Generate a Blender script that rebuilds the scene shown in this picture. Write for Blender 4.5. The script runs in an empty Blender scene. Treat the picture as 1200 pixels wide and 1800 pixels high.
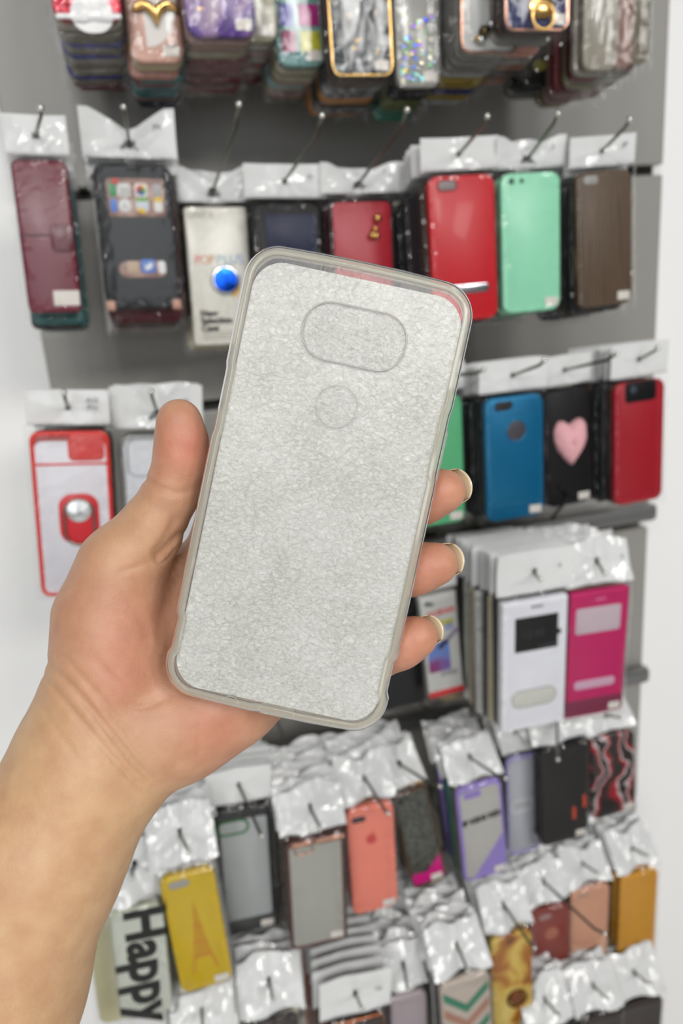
import bpy, math, random
import numpy as np
from mathutils import Vector, Matrix

# ------------------------------------------------------------------ camera
F = 1300.0
CAM = Vector((0.0, -0.92, 1.45))
yw = Vector((-350, 350, -1300)).normalized()
zw = Vector((-350, 4479, 1300)).normalized()
xw = yw.cross(zw).normalized()
zw = xw.cross(yw).normalized()
R3 = Matrix((xw, yw, zw))                      # camera axes -> world axes
sc = bpy.context.scene
cd = bpy.data.cameras.new('camera')
cam = bpy.data.objects.new('camera', cd)
sc.collection.objects.link(cam)
cam.matrix_world = Matrix.Translation(CAM) @ R3.to_4x4()
cd.sensor_fit = 'VERTICAL'; cd.sensor_height = 24.0; cd.lens = 24.0 * F / 1800
cd.clip_start = 0.01; cd.clip_end = 50
cd.dof.use_dof = True; cd.dof.focus_distance = 0.249; cd.dof.aperture_fstop = 6.4
sc.camera = cam
# ------------------------------------------------------------------ light
w = bpy.data.worlds.new('shop_light'); sc.world = w; w.use_nodes = True
w.node_tree.nodes['Background'].inputs[0].default_value = (0.93, 0.97, 1.0, 1)
w.node_tree.nodes['Background'].inputs[1].default_value = 0.30
def area(name, loc, rot, sx, sy, e, col=(1.0, 0.98, 0.95)):
    l = bpy.data.lights.new(name, 'AREA'); l.shape = 'RECTANGLE'; l.size = sx; l.size_y = sy; l.energy = e; l.color = col
    o = bpy.data.objects.new(name, l); sc.collection.objects.link(o); o.location = loc; o.rotation_euler = rot
area('ceiling_panel_light', (-0.5, -1.75, 2.75), (math.radians(14), 0, 0), 0.55, 0.55, 10)
area('ceiling_panel_light', (0.75, -1.75, 2.75), (math.radians(14), 0, 0), 0.55, 0.55, 10)
for lx in (-1.5, -0.3, 0.9, 2.1):
    area('ceiling_panel_light', (lx, -3.3, 2.7), (math.radians(38), 0, 0), 0.6, 0.6, 53)
area('added_front_fill', (-0.6, -3.45, 1.35), (math.radians(90), 0, 0), 2.0, 1.5, 42, (0.95, 0.98, 1.0))  # added front fill: unseen lamp that brightens the wall below the top row
sc.view_settings.view_transform = 'Standard'; sc.view_settings.look = 'None'
sc.view_settings.gamma = 1; sc.view_settings.use_curve_mapping = False
sc.view_settings.exposure = -1.2
cy = sc.cycles
cy.max_bounces = 8; cy.transparent_max_bounces = 28; cy.diffuse_bounces = 3; cy.glossy_bounces = 3
cy.transmission_bounces = 4; cy.caustics_reflective = False; cy.caustics_refractive = False
cy.use_denoising = True; cy.sample_clamp_indirect = 4.0
cy.use_adaptive_sampling = True; cy.adaptive_threshold = 0.02

# ------------------------------------------------------------------ projection helpers
def ray(x, y):
    return R3 @ Vector(((x - 600) / F, (900 - y) / F, -1))
def at(x, y, d):                                # point on the plane d metres in front of the camera, parallel to the wall
    r = ray(x, y); return CAM + r * (d / r.y)
def atz(x, y, z):                               # point at camera depth z
    return CAM + ray(x, y) * z
rnd = random.Random(7)
# ------------------------------------------------------------------ object helpers
COL = sc.collection
def tag(o, label=None, cat=None, group=None, kind=None):
    if label: o['label'] = label
    if cat: o['category'] = cat
    if group: o['group'] = group
    if kind: o['kind'] = kind
    return o
def empty(name, mat=None):
    o = bpy.data.objects.new(name, None); COL.objects.link(o); o.empty_display_size = 0.01
    if mat is not None: o.matrix_world = mat
    return o
def link(name, me, m=None, parent=None, loc=None, rot=None):
    if m is not None and len(me.materials) == 0: me.materials.append(m)
    o = bpy.data.objects.new(name, me); COL.objects.link(o)
    if m is not None and me.materials[0] != m:
        o.material_slots[0].link = 'OBJECT'; o.material_slots[0].material = m
    if parent: o.parent = parent
    if loc: o.location = loc
    if rot: o.rotation_euler = rot
    return o
def mesh(name, vs, fs, smooth=False):
    me = bpy.data.meshes.new(name); me.from_pydata([tuple(v) for v in vs], [], fs); me.update()
    if smooth: me.shade_smooth()
    return me
def rr(w, h, r, n=5):                           # rounded rectangle outline (x, z)
    r = max(1e-5, min(r, w / 2 - 1e-6, h / 2 - 1e-6)); p = []
    for cx, cz, a0 in ((w/2-r, h/2-r, 0), (-w/2+r, h/2-r, 90), (-w/2+r, -h/2+r, 180), (w/2-r, -h/2+r, 270)):
        for i in range(n + 1):
            a = math.radians(a0 + 90 * i / n); p.append((cx + r*math.cos(a), cz + r*math.sin(a)))
    return p
_slab = {}
def slab_me(w, h, t, r, b=None, n=5):            # rounded slab, front face at y = 0 looking to -Y, back at y = t
    if b is None: b = min(0.0022, t * 0.35)
    k = (round(w, 4), round(h, 4), round(t, 5), round(r, 4), round(b, 5), n)
    if k in _slab: return _slab[k]
    rings = []
    for ins, y in ((b, 0), (b*0.3, b*0.3), (0, b), (0, t-b), (b*0.3, t-b*0.3), (b, t)):
        rings.append([(x, y, z) for x, z in rr(w - 2*ins, h - 2*ins, max(r - ins, 1e-4), n)])
    N = len(rings[0]); vs = [v for g in rings for v in g]; fs = [list(range(N)), list(range(len(vs)-1, len(vs)-N-1, -1))]
    for g in range(len(rings) - 1):
        for i in range(N):
            j = (i + 1) % N; fs.append((g*N+i, (g+1)*N+i, (g+1)*N+j, g*N+j))
    me = mesh('slab', vs, fs, True)
    me.set_sharp_from_angle(angle=math.radians(50)); _slab[k] = me
    return me
def fresh(me):
    return me.copy()
def slab(name, w, h, t, r, m, parent, loc=(0, 0, 0), roll=0, b=None, n=5):
    me = slab_me(w, h, t, r, b, n)
    return link(name, me.copy() if len(me.materials) else me, m, parent, loc, (0, roll, 0)) if False else link(name, me, m, parent, loc, (0, roll, 0))
def frame_me(w, h, t, r, band, n=6):             # rounded picture-frame ring
    o = rr(w, h, r, n); i_ = rr(w - 2*band, h - 2*band, max(r - band, 1e-4), n); N = len(o); vs = []
    mid = rr(w - band*0.5, h - band*0.5, max(r - band*0.25, 1e-4), n)
    for pts, y in ((o, band*0.3), (mid, 0), (i_, band*0.25), (i_, t), (o, t)):
        vs += [(x, y, z) for x, z in pts]
    fs = []
    for g in range(5):
        for i in range(N):
            j = (i+1) % N; a = g*N; b = ((g+1) % 5)*N
            fs.append((a+i, a+j, b+j, b+i))
    return mesh('ring', vs, fs, True)
def poly_me(pts, t):                             # extruded outline (x, z), front at y = 0
    n = len(pts); vs = [(x, 0, z) for x, z in pts] + [(x, t, z) for x, z in pts]
    fs = [list(range(n)), list(range(2*n-1, n-1, -1))] + [(i, n+i, n+(i+1) % n, (i+1) % n) for i in range(n)]
    return mesh('plate', vs, fs)
def tube_me(pts, rad, n=8, closed=False, caps=True):
    pts = [Vector(p) for p in pts]; vs = []; fs = []; L = len(pts); up = Vector((0.13, 0.21, 1)).normalized(); nrm = None
    rads = rad if isinstance(rad, (list, tuple)) else [rad]*L
    for k, p in enumerate(pts):
        a = pts[(k-1) % L] if (closed or k) else p; b = pts[(k+1) % L] if (closed or k < L-1) else p
        t = (b - a).normalized()
        if nrm is None: nrm = t.cross(up).normalized()
        nrm = (nrm - t * nrm.dot(t)).normalized(); bi = t.cross(nrm)
        for i in range(n):
            an = 2*math.pi*i/n; vs.append(p + (nrm*math.cos(an) + bi*math.sin(an))*rads[k])
    for k in range(L if closed else L-1):
        for i in range(n):
            j = (i+1) % n; a = k*n; b = ((k+1) % L)*n
            fs.append((a+i, a+j, b+j, b+i))
    if not closed and caps: fs += [list(range(n))[::-1], list(range((L-1)*n, L*n))]
    return mesh('wire', vs, fs, True)
def ball_me(r, n=10):
    vs = []; fs = []
    for i in range(n+1):
        for j in range(2*n):
            a = math.pi*i/n; b = math.pi*j/n
            vs.append((r*math.sin(a)*math.cos(b), r*math.sin(a)*math.sin(b), r*math.cos(a)))
    for i in range(n):
        for j in range(2*n):
            k = (j+1) % (2*n); fs.append((i*2*n+j, (i+1)*2*n+j, (i+1)*2*n+k, i*2*n+k))
    return mesh('ball', vs, fs, True)
# ------------------------------------------------------------------ materials
_m = {}
def newmat(name):
    m = bpy.data.materials.new(name); m.use_nodes = True; nt = m.node_tree
    return m, nt, nt.nodes['Principled BSDF']
def lin(c):
    return tuple(((v/255)/12.92 if v/255 <= 0.04045 else ((v/255+0.055)/1.055)**2.4) for v in c)
def N_(nt, t, **kw):
    n = nt.nodes.new(t)
    for k, v in kw.items(): setattr(n, k, v)
    return n
def P(name, rgb, rough=0.45, metal=0.0, bump=0.0, scale=300, var=0.06, coat=0.0, aniso=0.0, trans=0.0, alpha=None):
    """plain plastic / metal / paper, colour given as sRGB 0-255, with slight procedural variation"""
    if name in _m: return _m[name]
    m, nt, b = newmat(name); c = lin(rgb)
    tc = N_(nt, 'ShaderNodeTexCoord'); nz = N_(nt, 'ShaderNodeTexNoise'); nz.inputs['Scale'].default_value = scale*0.2
    nt.links.new(tc.outputs['Object'], nz.inputs['Vector'])
    mx = N_(nt, 'ShaderNodeMix', data_type='RGBA')
    mx.inputs[6].default_value = tuple(v*(1-var) for v in c)+(1,); mx.inputs[7].default_value = tuple(min(1, v*(1+var)) for v in c)+(1,)
    nt.links.new(nz.outputs[0], mx.inputs[0]); nt.links.new(mx.outputs[2], b.inputs['Base Color'])
    b.inputs['Roughness'].default_value = rough; b.inputs['Metallic'].default_value = metal
    if max(rgb) < 75: b.inputs['Specular IOR Level'].default_value = 0.25
    if coat: b.inputs['Coat Weight'].default_value = coat; b.inputs['Coat Roughness'].default_value = 0.08
    if trans: b.inputs['Transmission Weight'].default_value = trans
    if aniso:
        b.inputs['Anisotropic'].default_value = aniso
        tg = N_(nt, 'ShaderNodeTangent'); tg.direction_type = 'RADIAL'; tg.axis = 'Y'; nt.links.new(tg.outputs[0], b.inputs['Tangent'])
    if bump:
        n2 = N_(nt, 'ShaderNodeTexNoise'); n2.inputs['Scale'].default_value = scale; n2.inputs['Detail'].default_value = 3
        bp = N_(nt, 'ShaderNodeBump'); bp.inputs['Strength'].default_value = bump; bp.inputs['Distance'].default_value = 0.001
        nt.links.new(tc.outputs['Object'], n2.inputs['Vector']); nt.links.new(n2.outputs[0], bp.inputs['Height']); nt.links.new(bp.outputs[0], b.inputs['Normal'])
    if alpha is not None:
        b.inputs['Alpha'].default_value = alpha
    _m[name] = m; return m
def ramp(nt, stops, interp='LINEAR'):
    r = N_(nt, 'ShaderNodeValToRGB'); cr = r.color_ramp; cr.interpolation = interp
    while len(cr.elements) < len(stops): cr.elements.new(0.5)
    for e, (p, c) in zip(cr.elements, stops): e.position = p; e.color = tuple(lin(c))+(1,)
    return r
def patterned(name, kind, stops, scale=40, rough=0.35, metal=0.0, stretch=(1, 1, 1), interp='LINEAR', dist=0.0, bump=0.0, coat=0.0):
    if name in _m: return _m[name]
    m, nt, b = newmat(name); tc = N_(nt, 'ShaderNodeTexCoord'); mp = N_(nt, 'ShaderNodeMapping'); mp.inputs['Scale'].default_value = stretch
    nt.links.new(tc.outputs['Object'], mp.inputs[0])
    if kind == 'noise':
        t = N_(nt, 'ShaderNodeTexNoise'); t.inputs['Scale'].default_value = scale; t.inputs['Detail'].default_value = 4; t.inputs['Distortion'].default_value = dist; out = t.outputs[0]
    elif kind == 'cells':
        t = N_(nt, 'ShaderNodeTexVoronoi'); t.inputs['Scale'].default_value = scale; s = N_(nt, 'ShaderNodeSeparateColor'); nt.links.new(t.outputs['Color'], s.inputs[0]); out = s.outputs[0]
    elif kind == 'wave':
        t = N_(nt, 'ShaderNodeTexWave'); t.inputs['Scale'].default_value = scale; t.inputs['Distortion'].default_value = dist; t.inputs['Detail'].default_value = 3; t.inputs['Detail Scale'].default_value = 1.5; out = t.outputs[0]
    nt.links.new(mp.outputs[0], t.inputs['Vector'])
    r = ramp(nt, stops, interp); nt.links.new(out, r.inputs[0]); nt.links.new(r.outputs[0], b.inputs['Base Color'])
    b.inputs['Roughness'].default_value = rough; b.inputs['Metallic'].default_value = metal
    if coat: b.inputs['Coat Weight'].default_value = coat
    if bump:
        bp = N_(nt, 'ShaderNodeBump'); bp.inputs['Strength'].default_value = bump; bp.inputs['Distance'].default_value = 0.001
        nt.links.new(out, bp.inputs['Height']); nt.links.new(bp.outputs[0], b.inputs['Normal'])
    _m[name] = m; return m
def clear(name, tint=(1, 1, 1), milk=0.06, edge=0.35, rough=0.08, bump=0.0, bscale=120, milkcol=(225, 225, 220), ior=1.5):
    """thin clear plastic: see-through, a Fresnel gloss, and a milky body that thickens at grazing angles"""
    if name in _m: return _m[name]
    m, nt, b = newmat(name); nt.nodes.remove(b); out = nt.nodes['Material Output']
    tr = N_(nt, 'ShaderNodeBsdfTransparent'); tr.inputs[0].default_value = tuple(tint)+(1,)
    df = N_(nt, 'ShaderNodeBsdfDiffuse'); df.inputs[0].default_value = tuple(lin(milkcol))+(1,)
    tl = N_(nt, 'ShaderNodeBsdfTranslucent'); tl.inputs[0].default_value = tuple(lin(milkcol))+(1,)
    dm = N_(nt, 'ShaderNodeMixShader'); dm.inputs[0].default_value = 0.4; nt.links.new(df.outputs[0], dm.inputs[1]); nt.links.new(tl.outputs[0], dm.inputs[2])
    gl = N_(nt, 'ShaderNodeBsdfGlossy'); gl.inputs['Roughness'].default_value = rough
    lw = N_(nt, 'ShaderNodeLayerWeight'); lw.inputs[0].default_value = 0.35
    ma = N_(nt, 'ShaderNodeMath', operation='MULTIPLY_ADD'); ma.inputs[1].default_value = edge; ma.inputs[2].default_value = milk
    nt.links.new(lw.outputs['Facing'], ma.inputs[0])
    m1 = N_(nt, 'ShaderNodeMixShader'); nt.links.new(ma.outputs[0], m1.inputs[0]); nt.links.new(tr.outputs[0], m1.inputs[1]); nt.links.new(dm.outputs[0], m1.inputs[2])
    fr = N_(nt, 'ShaderNodeFresnel'); fr.inputs[0].default_value = ior
    m2 = N_(nt, 'ShaderNodeMixShader'); nt.links.new(fr.outputs[0], m2.inputs[0]); nt.links.new(m1.outputs[0], m2.inputs[1]); nt.links.new(gl.outputs[0], m2.inputs[2])
    nt.links.new(m2.outputs[0], out.inputs[0])
    if bump:
        tc = N_(nt, 'ShaderNodeTexCoord'); nz = N_(nt, 'ShaderNodeTexNoise'); nz.inputs['Scale'].default_value = bscale; nz.inputs['Detail'].default_value = 2; nz.inputs['Distortion'].default_value = 1.0
        bp = N_(nt, 'ShaderNodeBump'); bp.inputs['Strength'].default_value = bump; bp.inputs['Distance'].default_value = 0.002
        nt.links.new(tc.outputs['Object'], nz.inputs['Vector']); nt.links.new(nz.outputs[0], bp.inputs['Height'])
        for s in (gl, fr): nt.links.new(bp.outputs[0], s.inputs['Normal'])
    _m[name] = m; return m
FILM = clear('clear_bag_film', milk=0.0, edge=0.045, rough=0.06, bump=0.22, bscale=60, ior=1.38)
HEAD = P('white_bag_header_plastic', (220, 221, 221), rough=0.10, bump=0.22, scale=90, var=0.02)
STICK = P('white_price_sticker_paper', (228, 222, 214), rough=0.6)
CLEARC = clear('clear_case_plastic', tint=(0.93, 0.94, 0.92), milk=0.22, edge=0.5, rough=0.12, milkcol=(190, 190, 175))
STEEL = P('dull_steel_wire', (120, 122, 112), rough=0.32, metal=1.0)
TIP = P('bright_steel_tip', (225, 225, 218), rough=0.2, metal=1.0)
BLACK = P('black_plastic', (22, 22, 25), rough=0.4)
INK = P('black_ink', (20, 20, 22), rough=0.5)

# ------------------------------------------------------------------ the wall
def box_me(x0, x1, y0, y1, z0, z1, bev=0.0):
    import bmesh
    bm = bmesh.new(); vs = [bm.verts.new((x, y, z)) for x in (x0, x1) for y in (y0, y1) for z in (z0, z1)]
    for f in ((0,1,3,2), (4,6,7,5), (0,4,5,1), (2,3,7,6), (0,2,6,4), (1,5,7,3)): bm.faces.new([vs[i] for i in f])
    bmesh.ops.recalc_face_normals(bm, faces=bm.faces)
    if bev: bmesh.ops.bevel(bm, geom=list(bm.edges), offset=bev, segments=2, affect='EDGES', profile=0.6)
    me = bpy.data.meshes.new('box'); bm.to_mesh(me); bm.free(); return me
WALLG = P('grey_slatwall_laminate', (152, 150, 145), rough=0.38, bump=0.03, scale=40, var=0.03)
DARKG = P('dark_groove', (64, 63, 61), rough=0.7)
WHITEW = P('white_painted_wall', (250, 250, 250), rough=0.7, var=0.01)
PX0 = at(84, 660, 0.92).x; PX1 = at(1125, 1250, 0.92).x
tag(link('wall_back', box_me(-3, 3, 0.03, 0.1, 0, 3), WHITEW), kind='structure')
tag(link('floor', box_me(-3, 3, -3.5, 0.03, -0.05, 0), P('pale_floor_tile', (205, 203, 198), rough=0.4)), kind='structure')
gz = [at(700, 1268, 0.92).z + k*0.245 for k in range(-4, 6)]
gz = [z for z in gz if 0.05 < z < 2.4]
prev = 0.02
k = 0
tag(link('trim_0', box_me(PX0, PX1, 0.022, 0.03, 0.02, 2.45), DARKG), kind='structure')
for z in gz + [2.45]:
    k += 1
    tag(link('trim_%d' % k, box_me(PX0, PX1, 0.0, 0.0215, prev, z - 0.006, 0.003), WALLG), kind='structure')
    prev = z + 0.006

for q_, (x_, y_) in enumerate(((700, 1282), (1000, 925))):   # rounded grey ledge strips under two of the rows
    c_ = at(x_, y_, 0.90)
    tag(link('trim_%d' % (20+q_), box_me(PX0, PX1, -0.022, 0.0, c_.z-0.013, c_.z+0.013, 0.008), P('grey_ledge_metal', (128, 128, 128), rough=0.3, metal=0.5)), kind='structure')
# ------------------------------------------------------------------ crumpled sheets
def tri(x): return 2*np.abs((x/(2*np.pi)) % 1 - 0.5)*2 - 1
def crumple(X, Z, seed, scale, n=6):
    r = np.random.RandomState(seed); out = np.zeros_like(X)
    for i in range(n):
        a = r.uniform(0, np.pi); f = scale*r.uniform(0.6, 1.9); out += tri((X*np.cos(a)+Z*np.sin(a))*f + r.uniform(0, 6.3) + 0.7*np.sin((X*np.sin(a)-Z*np.cos(a))*f*0.6+r.uniform(0, 6)))*r.uniform(0.4, 1.0)/(0.5+f/scale)
    return out/n
def grid_me(X, Y, Z, keep=None, smooth=False):
    a, b = X.shape; vs = np.stack([X, Y, Z], -1).reshape(-1, 3); fs = []
    for i in range(a-1):
        for j in range(b-1):
            if keep is None or keep[i, j]: fs.append((i*b+j, i*b+j+1, (i+1)*b+j+1, (i+1)*b+j))
    return mesh('sheet', vs, fs, smooth)
def header_me(w, h, style, seed, lean=0.0):
    """white top band of a bag; z from 0 (bottom) to h, hook hole near the middle"""
    nx, nz = (33, 13); s = np.linspace(-1, 1, nx); t = np.linspace(0, 1, nz); S, T = np.meshgrid(s, t)
    X = S*w/2; Z = T*h; r = np.random.RandomState(seed)
    hz = 0.52*h
    D = np.sqrt(X**2 + (Z-hz)**2); A = np.arctan2(Z-hz, X)
    amp = {'flat': 0.0012, 'bow': 0.0022, 'crumple': 0.0034}[style]
    Y = amp*2.2*crumple(X, Z, seed, 125, 5) + amp*0.5*crumple(X, Z, seed+9, 330, 5)
    Y += (0.0010 if style == 'flat' else 0.0035)*tri(A*3 + r.uniform(0, 6))*np.clip(D/0.02, 0, 1)*np.exp(-D/0.03)*1.6
    if style == 'bow':
        dip = np.clip(1-np.abs(S)*1.25, 0, 1)**1.1
        Z = Z - dip*T*h*0.42
        Y += 0.010*dip*T - 0.006*np.abs(S)**2*T
    elif style == 'crumple':
        Z = Z + 0.06*h*np.sin(S*3+seed)*T; Y += 0.006*(T-0.5)*np.sin(S*4+seed*1.7) + 0.004*T
        X = X*(1-0.05*T*np.abs(np.sin(seed*1.3)))
    else:
        Y += -0.003*S**2*T
    if lean:
        Y += lean*Z + 0.0035*np.abs(tri(S*4.2+seed))*T; Z = Z*(1-0.12*lean)
    keep = np.ones((nz-1, nx-1), bool)
    Xc = (X[:-1, :-1]+X[1:, 1:])/2; Zc = (Z[:-1, :-1]+Z[1:, 1:])/2; c0 = Z[nz//2, nx//2]
    if style == 'bow': keep &= ~((Zc > c0-0.004) & (Zc < c0+0.005) & (np.abs(Xc) < 0.0055*(1-(Zc-c0)/0.006*0.7)))
    else: keep &= ~((np.abs(Xc) < 0.0028) & (np.abs(Zc-c0) < 0.0024))
    return grid_me(X, Y, Z, keep)
def film_me(w, h, cw, ch, t, seed, top, hole=False):
    """film over a case of cw x ch x t centred on the origin; sheet w wide from -h/2 below to 'top' above"""
    nx, nz = 29, 41; x = np.linspace(-w/2, w/2, nx); z = np.linspace(-h/2, top, nz); X, Z = np.meshgrid(x, z)
    ex = np.clip((np.abs(X)-cw/2+0.001)/(w/2-cw/2+0.001), 0, 1); ez = np.clip((np.abs(Z)-ch/2+0.001)/0.008, 0, 1)
    e = np.maximum(ex, ez); near = np.clip(1-(np.minimum(cw/2-np.abs(X), ch/2-np.abs(Z)))/0.012, 0, 1)
    Y = -0.0016*(1-e) + (t*0.5)*e
    c = crumple(X, Z, seed, 260, 7)
    c2 = crumple(X, Z, seed+5, 620, 6)
    Y += c2*(0.0018*near + 0.0016*e)
    Y += c*(0.00022 + 0.0028*near**1.5 + 0.0020*e) - 0.0004 - 0.0008*near
    Y = np.where((np.abs(X) < cw/2+0.0008) & (np.abs(Z) < ch/2+0.0008), np.minimum(Y, -0.0006), Y)
    keep = None
    if hole:
        Xc = (X[:-1, :-1]+X[1:, 1:])/2; Zc = (Z[:-1, :-1]+Z[1:, 1:])/2
        keep = ~((np.abs(Xc) < cw/2-0.006) & (np.abs(Zc) < ch/2-0.006))
    return grid_me(X, Y, Z, keep, False)
def text(name, s, size, m, parent, loc, rot=0, bold=0.0, align='CENTER'):
    cu = bpy.data.curves.new('t', 'FONT'); cu.body = s; cu.size = size; cu.extrude = 0.0001; cu.offset = bold; cu.align_x = align; cu.align_y = 'CENTER'; cu.resolution_u = 3
    o = bpy.data.objects.new('t', cu); COL.objects.link(o); bpy.context.view_layer.update()
    me = bpy.data.meshes.new_from_object(o.evaluated_get(bpy.context.evaluated_depsgraph_get())); bpy.data.objects.remove(o)
    me.transform(Matrix.Rotation(math.radians(90), 4, 'X'))
    if len(me.materials) == 0: me.materials.append(m)
    else: me.materials[0] = m
    t = bpy.data.objects.new(name, me); COL.objects.link(t); t.parent = parent; t.location = loc; t.rotation_euler = (0, rot, 0)
    return t
HOOKDIR = (R3 @ Vector((-350, 180, -1300))).normalized()    # back along a hook, into the wall
HOOKDIR = Vector((0.0, HOOKDIR.y, HOOKDIR.z)).normalized()
COUNT = [0]
def hook(hole, label, tip=None, tipd=None, group='wire display hooks'):
    back = hole + HOOKDIR * ((0.0 - hole.y) / HOOKDIR.y)
    root = empty('display_hook', Matrix.Translation(back))
    tag(root, label, 'hook', group)
    if tip: T = at(tip[0], tip[1], tipd)
    else: T = hole - HOOKDIR*0.03 + Vector((0, 0, 0.01))
    v = (T - hole); bend = hole + v*0.86; bend = bend - Vector((0, 0, v.length*0.04))
    pts = [back, back.lerp(hole, 0.5), hole, hole.lerp(bend, 0.5), bend, bend.lerp(T, 0.35), T]
    pts = [p - back for p in pts]
    link('wire', tube_me(pts, 0.0016, 8), STEEL, root)
    link('tip_ball', ball_me(0.0026, 6), TIP, root, loc=T - back)
    slab('mounting_plate', 0.022, 0.03, 0.002, 0.002, STEEL, root, (0, -0.0025, 0))
ORD = ['second', 'third', 'fourth', 'fifth', 'sixth', 'seventh', 'eighth', 'ninth', 'tenth', 'eleventh', 'twelfth', 'thirteenth', 'fourteenth']
COLN = {}
def C(name, rgb, **kw):
    m = P(name + '_plastic', rgb, **kw); COLN[m.name] = name.replace('_', ' '); return m
PAL = {
 'dark': [C('black', (24, 24, 27)), C('charcoal', (50, 52, 56)), C('navy', (24, 30, 52)), C('dark_brown', (60, 44, 34)), C('black', (24, 24, 27))],
 'mix': [C('black', (24, 24, 27)), C('grey', (120, 118, 112)), C('maroon', (105, 20, 32)), C('navy', (24, 30, 52)), C('rose_gold', (196, 130, 110), rough=0.3), C('teal', (40, 110, 110)), C('beige', (190, 170, 130))],
 'clear': [C('smoky_clear', (122, 116, 100), rough=0.2), C('yellowed_clear', (146, 138, 112), rough=0.2), C('pale_clear', (160, 155, 142), rough=0.2), C('pinkish_clear', (150, 118, 108), rough=0.2), C('maroon', (105, 20, 32))],
 'gold': [C('gold', (214, 150, 30), rough=0.3), C('amber', (176, 112, 24), rough=0.3), C('dark_brown', (60, 44, 34))],
 'rose': [C('rose_gold', (196, 130, 110)), C('copper', (140, 82, 56), rough=0.3, metal=0.5), C('grey', (120, 118, 112)), C('dark_brown', (60, 44, 34))],
 'white': [C('white', (225, 225, 222)), C('cream', (205, 195, 165)), C('black', (24, 24, 27)), C('charcoal', (50, 52, 56))],
 'blue': [C('blue', (38, 42, 130)), C('yellow', (180, 150, 30)), C('green', (50, 90, 40)), C('black', (24, 24, 27)), C('grey', (120, 118, 112))],
 'green': [C('green_teal', (60, 140, 115)), C('olive', (95, 105, 50)), C('teal', (40, 110, 110)), C('black', (24, 24, 27))],
}
_hm = {}
def head(style, w, h, var):
    k = (style, round(w, 3), round(h, 3), var)
    if k not in _hm: _hm[k] = header_me(w, h, style, hash(k[3]*7+3) % 1000 + int(w*1e4))
    return _hm[k]
def pack(label, q, d, body, t=0.009, r=0.010, n=6, pal='mix', step=0.0125, style='flat', hw=1.14, hh=0.21, gap=0.035,
         short='', deco=None, tip=None, tipd=None, sticker=True, parts=True, hx=0.0, mark=None, film=True, lean=0.0, drop=0.0, has_hook=True, jit=1.0):
    """one hook: the front bag in full detail, and the bags hanging behind it on the same wire"""
    TL, TR, BR, BL = [at(x, y, d) for x, y in q]
    c = (TL+TR+BR+BL)/4; ww = ((TR-TL).length+(BR-BL).length)/2; h = ((TL-BL).length+(TR-BR).length)/2
    up = ((TL+TR)/2-(BL+BR)/2); right = (TR+BR)/2-(TL+BL)/2
    roll = (math.atan2(up.x, up.z) + math.atan2(-right.z, right.x))/2
    base = Matrix.Translation(c) @ Matrix.Rotation(roll, 4, 'Y')
    hhm = h*hh; g = h*gap; mg = 0.0055
    # front bag
    root = empty('bagged_phone_case', base); tag(root, label, 'phone case', 'bagged phone cases at the front of their hooks'); COUNT[0] += 1
    b = slab('case_body', ww, h, t, r, body, root)
    if deco: deco(root, ww, h)
    z0 = h/2 + g
    link('bag_header', header_me(ww*hw, hhm, style, int(abs(c.x*1000)+abs(c.z*3000)) % 5000, lean), HEAD, root, (hx, t*0.4, z0))
    if film: link('bag_film', film_me(ww+2*mg, h+0.014, ww, h, t, int(abs(c.x*1700+c.z*900)) % 5000, z0+0.002), FILM, root)
    if sticker:
        slab('price_sticker', 0.014, 0.0085, 0.0003, 0.0008, STICK, root, (ww/2-0.011, -0.0012, -h/2+0.0085), roll=0.03, b=0.0001, n=2)
    if mark:
        text('pen_marking', mark, 0.006, INK, root, (hx+ww*hw*0.30, t*0.4-0.0065+lean*hhm*0.45, z0+hhm*0.62))
    hole_l = Vector((hx, t*0.4 + lean*hhm*0.5, z0+hhm*(0.5 if style != 'bow' else 0.36)))
    hole = base @ hole_l
    if has_hook: hook(hole, 'wire hook holding the ' + short, tip, tipd)
    # bags behind
    pm = PAL[pal] if isinstance(pal, str) else pal
    k = 0
    fb = [film_me(ww+2*mg, h+0.014, ww, h, t, 40+i+int(c.x*1000) % 900, z0+0.002, hole=True) for i in range(2)]
    hm = [header_me(ww*hw, hhm, style if style != 'bow' else 'crumple', 100+i*17+int(abs(c.x)*1000) % 900, lean) for i in range(3)]
    y = max(t, 0.011) - 0.0100
    bd = slab_me(ww, h, max(0.0085, t*0.9), r)
    for i in range(n-1):
        off = HOOKDIR*(step*(i+1) + y)
        if (base.translation + off).y > -0.025: break
        jx = rnd.gauss(0, 0.0016)*jit; jr = rnd.gauss(0, 0.012)*jit; jz = rnd.gauss(0, 0.0012)*jit
        M = Matrix.Translation(off + Vector((jx, 0, jz - drop))) @ base @ Matrix.Rotation(jr, 4, 'Y')
        mt = pm[rnd.randrange(len(pm))] if rnd.random() < 0.85 else body
        e = empty('bagged_phone_case', M)
        tag(e, '%s bag, %s on the hook of the %s' % (COLN.get(mt.name, 'matching'), ORD[i], short), 'phone case', 'bags behind the ' + short)
        COUNT[0] += 1
        link('case_body', bd, mt, e)
        link('bag_header', hm[i % 3], HEAD, e, (hx, t*0.4, z0))
        link('bag_film', fb[i % 2], FILM, e)
    return root
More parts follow.
